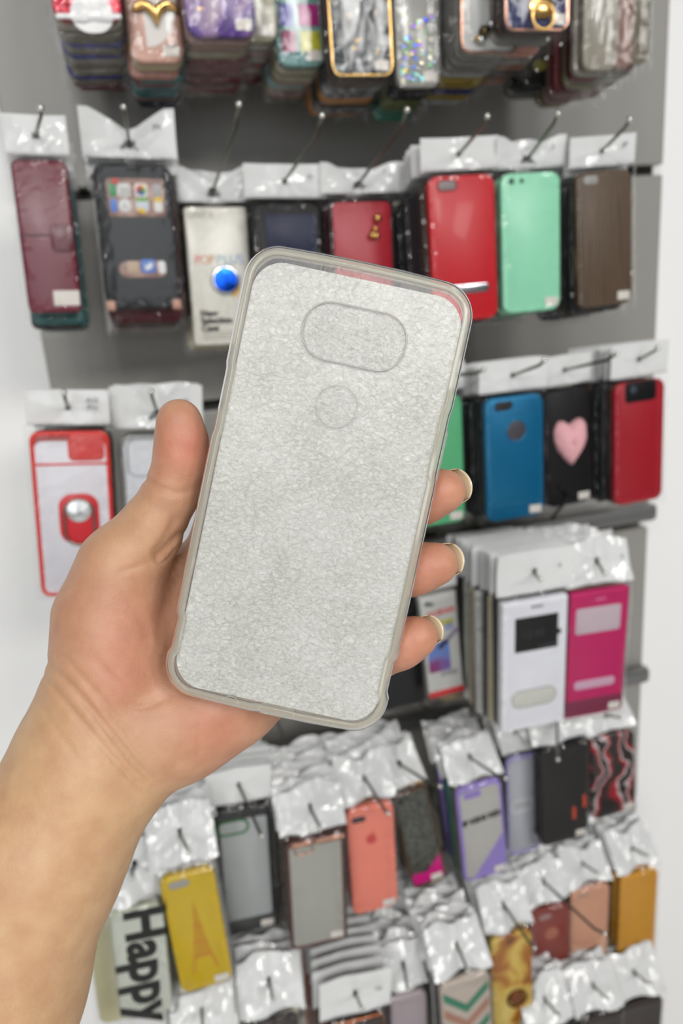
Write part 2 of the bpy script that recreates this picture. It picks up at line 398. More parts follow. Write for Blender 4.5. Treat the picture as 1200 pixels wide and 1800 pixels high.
# ------------------------------------------------------------------ details on the case fronts
def S(root, name, ww, h, u, v, fw, fh, m, r=0.002, up=0.0006, roll=0, t=None, label=None):
    o = slab(name, fw, fh, t or (up+0.0006), r, m, root, (u*ww, -up, v*h), roll, b=min(0.0004, up*0.5))
    if label: o['label'] = label
    return o
def cam_hole(root, ww, h, m=None, u=-0.26, v=0.43, fw=0.018, fh=0.0075, rim=None):
    S(root, 'camera_opening', ww, h, u, v, fw, fh, m or P('camera_opening_shadow_grey', (52, 50, 52), rough=0.5), r=0.0037, up=0.0002)
    if rim: link('camera_rim', frame_me(fw+0.002, fh+0.002, 0.001, 0.0045, 0.001), rim, root, (u*ww, -0.0009, v*h))
def rim(root, w, h, m, band=0.003, r=0.0095, name='case_frame', t=0.004):
    link(name, frame_me(w+0.0006, h+0.0006, t, r, band), m, root, (0, -0.001, 0))
def ringstand(root, x, z, plate, disc, metal, k=1.0):
    slab('ring_plate', 0.034*k, 0.046*k, 0.0016, 0.012*k, plate, root, (x, -0.0016, z), b=0.0004)
    link('ring_hoop', tube_me([(0.0125*k*math.cos(a), 0, 0.006*k*(1 if 0 < a < math.pi else 0) + (-0.012*k if math.sin(a) < 0 else 0) + 0.012*k*math.sin(a)) for a in [i*2*math.pi/40 for i in range(40)]], 0.0011*k, 8, True), metal, root, (x, -0.003, z))
    slab('ring_disc', 0.021*k, 0.021*k, 0.0015, 0.0104*k, disc, root, (x, -0.0036, z+0.008*k), b=0.0004, n=10)
BRUSH = P('brushed_steel_disc', (225, 228, 230), rough=0.28, metal=1.0, aniso=0.95)
BRUSHB = P('brushed_blue_disc', (30, 95, 235), rough=0.3, metal=1.0, aniso=0.95)
SILVER = P('silver_metal', (205, 207, 212), rough=0.25, metal=1.0)
GOLDM = P('gold_metal', (226, 186, 118), rough=0.18, metal=1.0)
ROSEM = P('rose_gold_metal', (224, 172, 148), rough=0.15, metal=1.0)
PINKW = P('warm_white_panel', (226, 218, 214), rough=0.4)
WHITEP = P('white_glossy_card', (232, 233, 236), rough=0.3)
def d_flip(root, w, h):      # black wallet case with windows onto a printed home screen
    wall = patterned('printed_wallpaper', 'noise', [(0.3, (60, 44, 42)), (0.5, (150, 112, 100)), (0.7, (196, 160, 146))], 60, 0.3)
    S(root, 'upper_window', w, h, 0.02, 0.275, w*0.74, h*0.255, wall, r=0.0015, up=0.0002)
    wx = w*0.74
    cols = [[('green_icon', (40, 150, 90)), ('calendar_icon', (225, 225, 222)), ('photo_icon', (232, 230, 226)), ('grey_icon', (170, 165, 165))],
            [('blue_icon', (60, 120, 210)), ('clock_icon', (222, 222, 220)), ('map_icon', (205, 215, 225)), ('notes_icon', (230, 228, 225))]]
    for j, row in enumerate(cols):
        for i, (nm, c) in enumerate(row):
            cx = -wx*0.5 + wx*(0.05, 0.30, 0.60, 0.92)[i]; ww_ = (0.006, 0.0118, 0.0118, 0.008)[i]; cx += (0.003, 0, 0, -0.002)[i]
            cz = h*(0.325 if j == 0 else 0.222)
            slab(nm, ww_, 0.0118, 0.0005, 0.007 if nm == 'clock_icon' else 0.003, P('printed_'+nm, c, rough=0.4), root, (cx+0.02*w, -0.0006, cz), b=0.0001)
            if nm == 'photo_icon':
                for q, pc in enumerate([(225, 130, 40), (230, 190, 40), (130, 190, 60), (50, 170, 140), (60, 120, 200), (130, 90, 180), (205, 70, 90), (220, 80, 50)]):
                    a = math.radians(90-45*q)
                    slab('flower_petal', 0.0026, 0.0045, 0.0003, 0.0012, P('petal_%d' % q, pc, rough=0.5), root, (cx+0.02*w+0.0027*math.cos(a), -0.0009, cz+0.0027*math.sin(a)), -(a-math.pi/2), b=0.0001, n=3)
            if nm == 'calendar_icon': text('calendar_number', '20', 0.009, P('thin_grey_ink', (110, 110, 110)), root, (cx+0.02*w, -0.0008, cz-0.001))
            if nm == 'notes_icon': slab('notes_bar', ww_, 0.004, 0.0003, 0.001, P('yellow_ink', (235, 195, 40)), root, (cx+0.02*w, -0.0009, cz+0.0053), b=0.0001)
            if nm == 'map_icon':
                slab('map_green', 0.011, 0.003, 0.0003, 0.001, P('green_ink', (120, 180, 70)), root, (cx+0.02*w, -0.0009, cz+0.005), b=0.0001)
                slab('map_yellow', 0.008, 0.004, 0.0003, 0.001, P('yellow_ink', (235, 195, 40)), root, (cx+0.02*w-0.001, -0.0009, cz-0.0045), 0.4, b=0.0001)
            if nm == 'clock_icon': text('clock_hands', 'L', 0.006, P('thin_grey_ink', (110, 110, 110)), root, (cx+0.02*w, -0.0008, cz))
            if nm == 'green_icon': slab('red_badge', 0.006, 0.005, 0.0003, 0.0024, P('red_ink', (215, 50, 45)), root, (cx+0.02*w+0.003, -0.0009, cz+0.0075), b=0.0001)
    S(root, 'lower_window', w, h, 0.03, -0.215, w*0.63, h*0.115, wall, r=0.008, up=0.0003)
    S(root, 'map_icon', w, h, -0.10, -0.2, 0.0115, 0.011, P('pale_map_print', (190, 165, 140)), r=0.002, up=0.0007)
    S(root, 'bird_icon', w, h, 0.10, -0.195, 0.0135, 0.0125, P('bird_icon_blue', (70, 120, 205)), r=0.002, up=0.0007)
    o = link('bird_mark', poly_me([(-0.004, 0.002), (-0.001, 0), (0.0005, 0.0028), (0.003, 0.003), (0.0045, 0.002), (0.0035, -0.001), (0.0005, -0.0035), (-0.004, -0.0032), (-0.0025, -0.0015)], 0.0003), P('white_ink', (235, 235, 235)), root, (0.10*w, -0.0010, -0.195*h))
    S(root, 'white_icon', w, h, 0.28, -0.205, 0.007, 0.012, P('white_ink', (235, 235, 235)), r=0.003, up=0.0007)
    S(root, 'earpiece_slot', w, h, 0.05, 0.46, 0.017, 0.004, P('slot_black', (10, 10, 12)), r=0.0019, up=0.0002)
    for sx in (-1, 1): S(root, 'pink_corner_liner', w, h, 0.44*sx, -0.47, 0.008, 0.009, P('pink_liner', (200, 150, 130)), r=0.001, up=0.0004)
def d_ringbox(root, w, h):
    S(root, 'front_card', w, h, 0, 0, w*0.97, h*0.98, P('cream_glossy_card', (228, 225, 214), rough=0.25), r=0.004, up=0.0003)
    text('brand_lettering', 'ONYX', 0.009, P('pale_grey_ink', (165, 162, 152)), root, (-0.24*w, -0.0006, 0.44*h))
    for i, (ch, c) in enumerate(zip('POPPLUS', [(226, 120, 120), (226, 150, 110), (210, 160, 110), (130, 175, 190), (120, 170, 200), (110, 160, 205), (120, 150, 205)])):
        text('coloured_letter', ch, 0.0125, P('soft_ink_%d' % i, c), root, ((-0.34+0.115*i)*w, -0.0006, 0.125*h))
    S(root, 'orange_patch', w, h, 0.19, -0.085, 0.014, 0.012, P('orange_print', (224, 176, 90)), r=0.001, up=0.0006, roll=0.6)
    slab('ring_base', 0.0285, 0.0285, 0.004, 0.0142, SILVER, root, (0.08*w, -0.004, -0.02*h), n=10)
    slab('blue_disc', 0.0235, 0.0235, 0.0015, 0.0117, BRUSHB, root, (0.08*w, -0.0048, -0.02*h), b=0.0004, n=10)
    for i, s in enumerate(['New', 'Selection', 'Case']): text('printed_line', s, 0.0085, INK, root, (-0.36*w, -0.0006, (-0.26-0.055*i)*h), bold=0.0004, align='LEFT')
    for i in range(3): S(root, 'fine_print', w, h, -0.10, -0.405-0.022*i, w*0.5, 0.0012, P('pale_grey_ink', (165, 162, 152)), r=0.0004, up=0.0005)
def d_red(root, w, h):
    cam_hole(root, w, h, P('grey_opening', (150, 140, 140)), -0.22, 0.435, 0.018, 0.008, rim=P('dark_red_plastic', (130, 14, 26)))
    S(root, 'kickstand', w, h, 0.07, -0.272, w*0.58, 0.0085, SILVER, r=0.004, up=0.0018)
def d_mint(root, w, h):
    for i, (u, s) in enumerate(((-0.33, 0.006), (-0.16, 0.0045))): S(root, 'camera_opening', w, h, u, 0.445, s, s, P('dark_green_print', (50, 92, 76)), r=s/2, up=0.0003)
def d_wood(root, w, h):
    cam_hole(root, w, h, P('pale_opening', (170, 168, 165)), -0.24, 0.44, 0.016, 0.0075)
def d_charm(root, w, h):
    rim(root, w, h, BLACK, 0.0042, 0.0095)
    x, z = 0.18*w, 0.29*h
    for i, (dx, dz, rr_) in enumerate(((0.003, 0.010, 0.0038), (0.0, 0.0, 0.003), (-0.003, -0.006, 0.0036), (0.001, -0.0065, 0.0034))):
        link('gold_charm', ball_me(rr_, 8), GOLDM, root, (x+dx, -0.0035, z+dz))
def d_bluerim(root, w, h):
    cam_hole(root, w, h, P('camera_opening_shadow_grey', (52, 50, 52)), -0.19, 0.43, 0.019, 0.0085, rim=P('bright_blue_metal', (60, 140, 190), rough=0.2, metal=0.7))
    S(root, 'logo_opening', w, h, 0.02, 0.225, 0.0205, 0.0205, P('logo_opening_grey', (74, 72, 78), rough=0.35), r=0.0101, up=0.0003)
    link('logo_rim', frame_me(0.0225, 0.0225, 0.001, 0.0112, 0.001, 8), P('bright_blue_metal', (60, 140, 190), rough=0.2, metal=0.7), root, (0.02*w, -0.0009, 0.225*h))
    for v in (0.36, -0.36): S(root, 'seam_line', w, h, 0, v, w*0.97, 0.0008, P('seam_blue', (40, 120, 165), rough=0.25, metal=0.5), r=0.0003, up=0.0004)
def d_heart(root, w, h):
    import mathutils
    nu, nv = 36, 14; vs = []; fs = []; rr_ = random.Random(3)
    for j in range(nv+1):
        s = j/nv
        for i in range(nu):
            a = 2*math.pi*i/nu
            x = 16*math.sin(a)*abs(math.sin(a))**0.7; z = 14*math.cos(a)-3.6*math.cos(2*a)-1.2*math.cos(3*a)-math.cos(4*a)*0.6
            k = math.sin(s*math.pi/2)
            vs.append((x*0.00125*k + rr_.gauss(0, 0.0003), -0.011*math.cos(s*math.pi/2) + rr_.gauss(0, 0.0003), (z+2)*0.00180*k + rr_.gauss(0, 0.0003)))
    for j in range(nv):
        for i in range(nu): fs.append((j*nu+i, j*nu+(i+1) % nu, (j+1)*nu+(i+1) % nu, (j+1)*nu+i))
    link('fuzzy_heart', mesh('heart', vs, fs, True), P('pink_faux_fur', (236, 178, 184), rough=0.95, bump=1.0, scale=900), root, (0.03*w, -0.0005, 0.06*h))
    link('wrist_strap', tube_me([(0.01*math.sin(k*0.5)-0.015, -0.003, -0.015-0.004*k) for k in range(10)], 0.0018, 6), BLACK, root, (0, 0, -0.2*h))
def d_redcam(root, w, h):
    S(root, 'camera_panel', w, h, 0.0, 0.42, w*0.62, 0.022, P('slot_black', (10, 10, 12)), r=0.004, up=0.001)
    S(root, 'lens', w, h, -0.15, 0.44, 0.008, 0.008, P('lens_glass', (70, 80, 95), rough=0.1), r=0.0039, up=0.0014)
def d_redring(root, w, h):
    RED = P('translucent_red_bumper', (226, 52, 44), rough=0.3)
    S(root, 'white_back_panel', w, h, 0, -0.02, w*0.92, h*0.93, P('cool_white_insert', (232, 230, 238), rough=0.45), r=0.008, up=0.0001)
    rim(root, w, h, RED, 0.0045, 0.009)
    S(root, 'top_divider', w, h, 0, 0.31, w*0.94, 0.002, RED, r=0.0008, up=0.0012)
    S(root, 'red_camera_cover', w, h, 0.20, 0.405, w*0.46, h*0.155, P('red_slide_cover', (222, 66, 62), rough=0.35), r=0.005, up=0.0012)
    ringstand(root, 0.06*w, -0.02*h, P('red_ring_plate', (222, 38, 50), rough=0.35), BRUSH, P('dull_nickel', (150, 148, 138), rough=0.25, metal=1.0))
def d_clearwhite(root, w, h):
    S(root, 'white_insert', w, h, 0, 0, w*0.9, h*0.94, P('pale_grey_insert', (214, 216, 222), rough=0.4), r=0.008, up=0.0001)
    rim(root, w, h, CLEARC, 0.005, 0.011)
    link('camera_frame', frame_me(0.036, 0.036, 0.0008, 0.009, 0.0014), P('grey_ring_line', (160, 162, 168), rough=0.3), root, (-0.16*w, -0.0008, 0.36*h))
def d_slimbox(root, w, h):
    text('box_title', 'Me', 0.008, P('dark_grey_ink', (70, 72, 80)), root, (-0.27*w, -0.0006, 0.43*h), bold=0.0003)
    text('red_model_text', 'NX5', 0.0085, P('soft_red_ink', (226, 120, 120)), root, (-0.15*w, -0.0006, 0.325*h), bold=0.0004)
    text('red_model_text', 'X650', 0.0085, P('soft_red_ink', (226, 120, 120)), root, (0.20*w, -0.0006, 0.335*h), bold=0.0004)
    S(root, 'yellow_patch', w, h, 0.17, 0.225, 0.016, 0.006, P('lime_print', (200, 196, 90)), r=0.002, up=0.0004)
    S(root, 'blue_patch', w, h, 0.22, 0.175, 0.01, 0.009, P('soft_blue_print', (160, 170, 205)), r=0.002, up=0.0004)
    m = patterned('phone_picture_print', 'noise', [(0.35, (90, 150, 215)), (0.5, (120, 130, 200)), (0.62, (140, 50, 120))], 22, 0.4)
    S(root, 'phone_picture', w, h, -0.12, -0.10, 0.026, 0.037, m, r=0.0015, up=0.0004)
    S(root, 'stylus_picture', w, h, 0.18, 0.06, 0.005, 0.032, P('grey_violet_print', (140, 128, 150)), r=0.002, up=0.0004, roll=0.9)
    for i in range(2): S(root, 'fine_print', w, h, 0.12, -0.27-0.025*i, 0.02, 0.0012, P('dark_grey_ink', (70, 72, 80)), r=0.0003, up=0.0004)
    S(root, 'red_base_band', w, h, 0, -0.475, w*0.99, 0.0075, P('red_band', (214, 34, 42)), r=0.001, up=0.0005)
def d_whiteflip(root, w, h):
    S(root, 'black_window', w, h, 0.02, 0.245, w*0.66, h*0.26, P('slot_black', (10, 10, 12), rough=0.2), r=0.0012, up=0.0003)
    text('clock_digits', '12:45', 0.012, P('dim_screen_grey', (56, 58, 66)), root, (-0.03*w, -0.0006, 0.245*h))
    S(root, 'small_caption', w, h, 0.18, 0.145, 0.018, 0.0016, P('dim_screen_grey', (56, 58, 66)), r=0.0004, up=0.0006)
    S(root, 'earpiece_slot', w, h, 0.02, 0.445, 0.014, 0.003, P('slot_grey', (150, 150, 155)), r=0.0014, up=0.0002)
    link('lower_window_rim', frame_me(w*0.70, h*0.14, 0.0006, h*0.07, 0.0009, 8), P('slot_grey', (150, 150, 155)), root, (0.0, -0.0006, -0.255*h))
    S(root, 'lower_window', w, h, 0.0, -0.255, w*0.68, h*0.125, P('ivory_window', (214, 214, 206)), r=h*0.06, up=0.0002)
    S(root, 'magnet_clasp', w, h, 0.37, 0.23, 0.004, 0.006, BLACK, r=0.0015, up=0.0005)
def d_magenta(root, w, h):
    S(root, 'upper_window', w, h, -0.02, 0.275, w*0.76, h*0.20, P('pinkish_window', (206, 186, 196)), r=0.003, up=0.0003)
    S(root, 'lower_window', w, h, -0.02, -0.235, w*0.70, h*0.07, P('pinkish_window2', (214, 170, 196)), r=0.004, up=0.0003)
    S(root, 'earpiece_slot', w, h, 0.0, 0.43, 0.012, 0.0026, P('slot_pink', (224, 110, 160)), r=0.0012, up=0.0003)
    S(root, 'lower_hem', w, h, 0, -0.42, w*0.99, h*0.13, P('plum_hem', (122, 24, 66), rough=0.5), r=0.004, up=0.0002)
def d_greenring(root, w, h):
    S(root, 'milky_panel', w, h, 0.02, 0.02, w*0.80, h*0.80, P('milky_grey_panel', (176, 180, 180), rough=0.45), r=0.003, up=0.0002)
    link('green_camera_ring', frame_me(0.034, 0.018, 0.0015, 0.0088, 0.0022, 8), P('glossy_green', (34, 120, 44), rough=0.25), root, (-0.16*w, -0.0018, 0.37*h))
    S(root, 'bottom_band', w, h, 0, -0.44, w*0.98, h*0.10, P('dark_grey_band', (70, 70, 70)), r=0.003, up=0.0006)
def d_rosegrey(root, w, h):
    S(root, 'milky_panel', w, h, 0.0, -0.01, w*0.88, h*0.93, P('milky_warm_panel', (172, 172, 164), rough=0.45), r=0.004, up=0.0002)
    rim(root, w, h, P('plum_frame', (96, 62, 60), rough=0.3, metal=0.4), 0.0025, 0.007)
    for u, f in ((-0.22, 0.36), (0.25, 0.5)): S(root, 'rose_gold_bar', w, h, u, 0.475, w*f, 0.0055, ROSEM, r=0.002, up=0.0022)
    link('camera_ring', frame_me(0.021, 0.0125, 0.0012, 0.006, 0.0014), ROSEM, root, (-0.2*w, -0.0022, 0.43*h))
def apple(root, x, z, s, m):
    pts = []
    for i in range(26):
        a = 2*math.pi*i/26; q = 1.0 - 0.13*max(0, math.cos(a-math.pi/2))**8 - 0.07*max(0, math.cos(a+math.pi/2))**8
        px, pz = q*math.cos(a)*0.93, q*math.sin(a)
        dx, dz = px-1.12, pz-0.12
        if dx*dx+dz*dz < 0.26: k = 0.51/math.sqrt(dx*dx+dz*dz); px, pz = 1.12+dx*k, 0.12+dz*k
        pts.append((px*s, pz*s))
    link('fruit_mark', poly_me(pts, 0.0003), m, root, (x, -0.0003, z))
    link('leaf_mark', poly_me([(0, 0.0), (0.25*s, 0.05*s), (0.42*s, 0.45*s), (0.1*s, 0.35*s)], 0.0003), m, root, (x, -0.0003, z+1.02*s))
def d_coral(root, w, h):
    cam_hole(root, w, h, P('dark_slate_opening', (62, 56, 66)), -0.25, 0.40, 0.016, 0.0072)
    apple(root, 0.0, 0.20*h, 0.0066, P('coral_red_mark', (214, 74, 70), rough=0.4))
def d_purple(root, w, h):
    S(root, 'grey_front', w, h, 0.0, 0.0, w*0.86, h*0.92, P('warm_grey_front', (186, 184, 180), rough=0.35), r=0.006, up=0.0003)
    link('lilac_corner', poly_me([(-0.30*w, -0.475*h), (0.45*w, -0.475*h), (0.45*w, -0.06*h)], 0.0004), P('lilac_print', (150, 130, 206), rough=0.35), root, (0, -0.0006, 0))
    S(root, 'camera_surround', w, h, -0.16, 0.415, 0.022, 0.009, P('lilac_print', (150, 130, 206), rough=0.35), r=0.004, up=0.0008)
    text('printed_line', 'IF KIDS KID', 0.0095, INK, root, (0.0, -0.0006, 0.145*h), rot=-0.06, bold=0.0007)
def d_lav(root, w, h):
    S(root, 'white_insert', w, h, 0, 0, w*0.86, h*0.93, P('cool_grey_insert', (178, 180, 188), rough=0.4), r=0.006, up=0.0002)
    rim(root, w, h, P('lavender_frame', (160, 150, 210), rough=0.3), 0.003, 0.009)
    link('label_outline', frame_me(0.03, 0.017, 0.0004, 0.002, 0.001), P('white_ink', (235, 235, 235)), root, (-0.02*w, -0.0006, 0.0))
    S(root, 'label_text', w, h, -0.02, 0, 0.014, 0.003, P('pale_grey_ink', (165, 162, 152)), r=0.001, up=0.0006)
def d_blacktag(root, w, h):
    for u, v in ((0.20, -0.22), (0.42, -0.12)): S(root, 'orange_tab', w, h, u, v, 0.004, 0.018, P('orange_red_tab', (214, 70, 38)), r=0.001, up=0.0008)
def d_happy(root, w, h):
    S(root, 'white_front', w, h, 0.0, 0.0, w*0.93, h*0.96, P('greenish_white_front', (206, 210, 198), rough=0.3), r=0.008, up=0.0003)
    text('happy_lettering', 'Happy', 0.052, INK, root, (0.10*w, -0.0008, -0.02*h), rot=math.radians(90), bold=0.0019)
def d_eiffel(root, w, h):
    m = P('orange_tower_print', (202, 150, 14), rough=0.3)
    pts = [(-0.26, -0.34), (-0.20, -0.34), (-0.13, -0.22), (0.13, -0.22), (0.20, -0.34), (0.26, -0.34), (0.14, -0.12), (0.07, 0.05), (0.03, 0.2), (0.0, 0.27), (-0.03, 0.2), (-0.07, 0.05), (-0.14, -0.12)]
    link('tower_print', poly_me([(x*w, z*h) for x, z in pts], 0.0003), m, root, (0.02*w, -0.0003, 0))
    for v in (-0.2, -0.08, 0.06): S(root, 'tower_beam', w, h, 0.02, v, w*(0.34-0.25*(v+0.2)*2.5), 0.0022, P('tower_beam_print', (196, 132, 14)), r=0.0004, up=0.0006)
    cam_hole(root, w, h, P('pale_opening', (196, 190, 150)), -0.16, 0.43, 0.019, 0.008)
def d_brown(root, w, h):
    cam_hole(root, w, h, P('mauve_opening', (170, 140, 140)), -0.14, 0.41, 0.017, 0.0075)
    S(root, 'logo_opening', w, h, 0.03, 0.20, 0.019, 0.019, P('tan_disc', (178, 104, 84)), r=0.0094, up=0.0003)
def d_peach(root, w, h):
    m = P('light_peach_layer', (232, 178, 148), rough=0.4); pts = []
    for i in range(41):
        s = i/40; pts.append(((s-0.5)*0.92*w, (0.002*abs(math.sin(s*math.pi*6)) - 0.012*math.sin(s*math.pi))))
    pts += [(0.46*w, -0.28*h), (-0.46*w, -0.28*h)]
    link('scalloped_layer', poly_me(pts, 0.0006), m, root, (0, -0.0006, -0.14*h))
    cam_hole(root, w, h, P('pale_opening2', (196, 160, 140)), -0.2, 0.44, 0.018, 0.007)
def d_gold(root, w, h):
    rim(root, w, h, GOLDM, 0.0022, 0.009)
    r_ = random.Random(5)
    for i in range(26): slab('foil_flake', r_.uniform(0.001, 0.0028), r_.uniform(0.001, 0.0024), 0.0004, 0.0003, [GOLDM, SILVER][i % 2], root, (r_.uniform(-0.4, 0.4)*w, -0.0006, r_.uniform(-0.45, 0.25)*h), r_.uniform(0, 3), b=0.0001, n=1)
def d_confetti(root, w, h):
    r_ = random.Random(9); cs = [(60, 200, 210), (90, 80, 220), (210, 190, 70), (90, 190, 110), (60, 120, 230), (150, 90, 230), (230, 225, 200)]
    for i in range(70):
        c = cs[r_.randrange(7)]; rr_ = r_.uniform(0.0008, 0.0018)
        slab('glitter_dot', rr_*2, rr_*2, 0.0003, rr_*0.99, P('holo_%d_%d_%d' % c, c, rough=0.15, metal=0.8), root, (r_.uniform(-0.38, 0.38)*w, -0.0006-r_.random()*0.0006, (-0.46+0.4*r_.random()**1.4)*h), b=0.00008, n=3)
def d_palette(root, w, h):
    cs = [((-0.25, 0.12), (80, 170, 150)), ((0.2, 0.12), (215, 120, 70)), ((-0.27, -0.05), (84, 84, 170)), ((0.2, -0.05), (180, 50, 130)), ((-0.25, -0.21), (150, 60, 100)), ((0.2, -0.21), (200, 196, 60)), ((-0.25, 0.29), (220, 190, 210)), ((0.2, 0.29), (120, 180, 220))]
    for (u, v), c in cs: S(root, 'colour_block', w, h, u, v-0.14, w*(0.42 if u > 0 else 0.3), h*0.13, P('block_%d_%d_%d' % c, c, rough=0.2), r=0.001, up=0.0008)
def d_redglit(root, w, h):
    S(root, 'white_arch', w, h, 0.05, -0.46, w*0.62, h*0.24, P('white_glow_print', (240, 240, 240), rough=0.25), r=0.02, up=0.0006)
    S(root, 'white_hem', w, h, 0.0, -0.475, w*0.95, h*0.035, P('white_glow_print', (240, 240, 240), rough=0.25), r=0.003, up=0.0008)
def d_mous(root, w, h):
    link('marble_fan', poly_me([(-0.18*w, -0.10*h), (0.42*w, -0.10*h)] + [(-0.18*w+0.6*w*math.cos(a), -0.14*h-0.25*h*math.sin(a)) for a in [i*math.pi/2/10 for i in range(11)]], 0.0006), P('pale_marble_print', (228, 222, 216), rough=0.3), root, (0, -0.0006, -0.02*h))
    link('gold_moustache', tube_me([(x*w, 0, (0.05*abs(math.sin(x*7)) - 0.05*(abs(x) < 0.03))*h) for x in [-0.42+0.84*i/24 for i in range(25)]], [0.0012+0.0032*math.sin(math.pi*(i/24))**0.5 for i in range(25)], 8), GOLDM, root, (0.05*w, -0.004, -0.21*h))
    text('label_lines', 'A.B', 0.006, P('pale_grey_ink', (165, 162, 152)), root, (0.26*w, -0.002, -0.40*h))
def d_navygold(root, w, h):
    rim(root, w, h, ROSEM, 0.002, 0.009)
    slab('ring_disc', 0.024, 0.016, 0.002, 0.0078, GOLDM, root, (0.05*w, -0.004, -0.365*h), n=8)
    link('ring_hoop', tube_me([(0.0105*math.cos(a), 0, 0.010*math.sin(a)) for a in [i*2*math.pi/32 for i in range(32)]], 0.0015, 8, True), GOLDM, root, (0.05*w, -0.005, -0.425*h))
def d_whitegold(root, w, h):
    rim(root, w, h, ROSEM, 0.002, 0.009)
    r_ = random.Random(2)
    for i in range(9): link('charm_bead', ball_me(0.0025+0.0012*(i % 3), 7), [GOLDM, SILVER, P('dark_bronze', (90, 80, 60), rough=0.3, metal=1.0)][i % 3], root, ((-0.25+0.06*i)*w, -0.004, (-0.42+0.022*i-0.03*(i % 2))*h))
def d_purplemarble(root, w, h):
    r_ = random.Random(11)
    for i in range(12): slab('gold_fleck', 0.0028, 0.0024, 0.0004, 0.0004, GOLDM, root, (r_.uniform(-0.45, 0.4)*w, -0.0007, r_.uniform(-0.47, 0.1)*h), r_.uniform(0, 3), b=0.0001, n=1)
def d_chev(root, w, h):
    g = P('chevron_green', (54, 132, 104), rough=0.35); o = P('chevron_tan', (180, 130, 110), rough=0.35)
    for i, m in enumerate((g, o, g, o, g)):
        z = 0.42-0.16*i
        pts = [(-0.5, z), (0, z-0.17), (0.5, z), (0.5, z-0.08), (0, z-0.25), (-0.5, z-0.08)]
        link('chevron_stripe', poly_me([(x*w*0.9, q*h) for x, q in pts], 0.0005), m, root, (0, -0.0005, 0))
def d_marblering(root, w, h):
    link('ring_hoop', tube_me([(0.012*math.cos(a), 0, 0.012*math.sin(a)) for a in [i*2*math.pi/32 for i in range(32)]], 0.0014, 8, True), P('bronze_ring', (120, 70, 30), rough=0.25, metal=0.8), root, (0.08*w, -0.003, -0.14*h))
    slab('ring_disc', 0.018, 0.018, 0.002, 0.0089, P('brown_disc', (110, 60, 24), rough=0.3, metal=0.3), root, (0.08*w, -0.003, -0.14*h), n=8)
def d_glit(root, w, h):
    rim(root, w, h, P('copper_rim', (120, 80, 60), rough=0.3, metal=0.6), 0.0018, 0.008)
    link('magenta_corner', poly_me([(-0.45*w, -0.46*h), (0.45*w, -0.46*h), (0.45*w, -0.22*h), (0.0, -0.36*h), (-0.45*w, -0.34*h)], 0.0005), P('magenta_print', (212, 20, 130), rough=0.3), root, (0, -0.0006, 0))
    S(root, 'camera_opening', w, h, -0.3, 0.43, 0.007, 0.007, BLACK, r=0.0034, up=0.0003)
def d_wallet(root, w, h):
    S(root, 'closing_strap', w, h, 0.28, 0.0, w*0.42, 0.022, P('burgundy_strap', (96, 12, 34), rough=0.3), r=0.004, up=0.002)
    S(root, 'cover_seam', w, h, 0.0, 0.02, w*0.97, 0.0012, P('dark_burgundy_seam', (60, 8, 22)), r=0.0004, up=0.0006)
    S(root, 'white_label', w, h, 0.24, -0.40, 0.022, 0.013, STICK, r=0.001, up=0.0009)
def d_blackflip(root, w, h):
    S(root, 'navy_panel', w, h, 0.05, 0.25, w*0.74, h*0.34, P('satin_navy', (30, 36, 66), rough=0.35), r=0.002, up=0.0006)
def d_copper(root, w, h):
    rim(root, w, h, P('copper_frame_metal', (196, 120, 80), rough=0.2, metal=0.9), 0.003, 0.008)

def q1(xl, xr, yb, H=300, sk=0.0):
    f = lambda x: x - (950-x)/(5379-yb)*H + sk
    return ((f(xl), yb-H), (f(xr), yb-H+(xr-xl)*0.02), (xr, yb+(xr-xl)*0.03), (xl, yb))
RG = patterned('red_glitter', 'cells', [(0.0, (110, 0, 20)), (0.5, (200, 14, 40)), (0.85, (236, 60, 90)), (1.0, (250, 200, 210))], 900, 0.25, 0.4)
MARB = patterned('purple_marble', 'noise', [(0.3, (40, 36, 84)), (0.45, (96, 60, 150)), (0.55, (150, 120, 170)), (0.7, (190, 170, 190))], 22, 0.25, dist=1.2)
WOOD = patterned('dark_wood_grain', 'wave', [(0.2, (70, 54, 40)), (0.55, (124, 102, 80)), (0.85, (90, 72, 54))], 12, 0.45, stretch=(6, 1, 0.6), dist=5.0)
GMARB = patterned('gold_marble', 'noise', [(0.3, (120, 60, 14)), (0.42, (176, 108, 26)), (0.52, (220, 184, 84)), (0.75, (232, 212, 130))], 22, 0.25, dist=0.8)
SWIRL = patterned('red_swirl_print', 'wave', [(0.2, (20, 14, 16)), (0.45, (150, 10, 30)), (0.62, (176, 16, 34)), (0.74, (226, 214, 214)), (0.9, (30, 20, 22))], 9, 0.2, dist=9.0)
FLAKE = patterned('grey_foil_flake', 'noise', [(0.38, (34, 38, 44)), (0.5, (92, 96, 100)), (0.62, (150, 152, 150))], 90, 0.25, dist=0.5)
GLITG = patterned('black_green_glitter', 'cells', [(0.0, (30, 28, 26)), (0.7, (66, 70, 64)), (1.0, (130, 134, 120))], 800, 0.3)
LEATH = P('black_leatherette', (44, 46, 49), rough=0.45, bump=0.5, scale=500)
R1 = dict(style='crumple', hh=0.2)
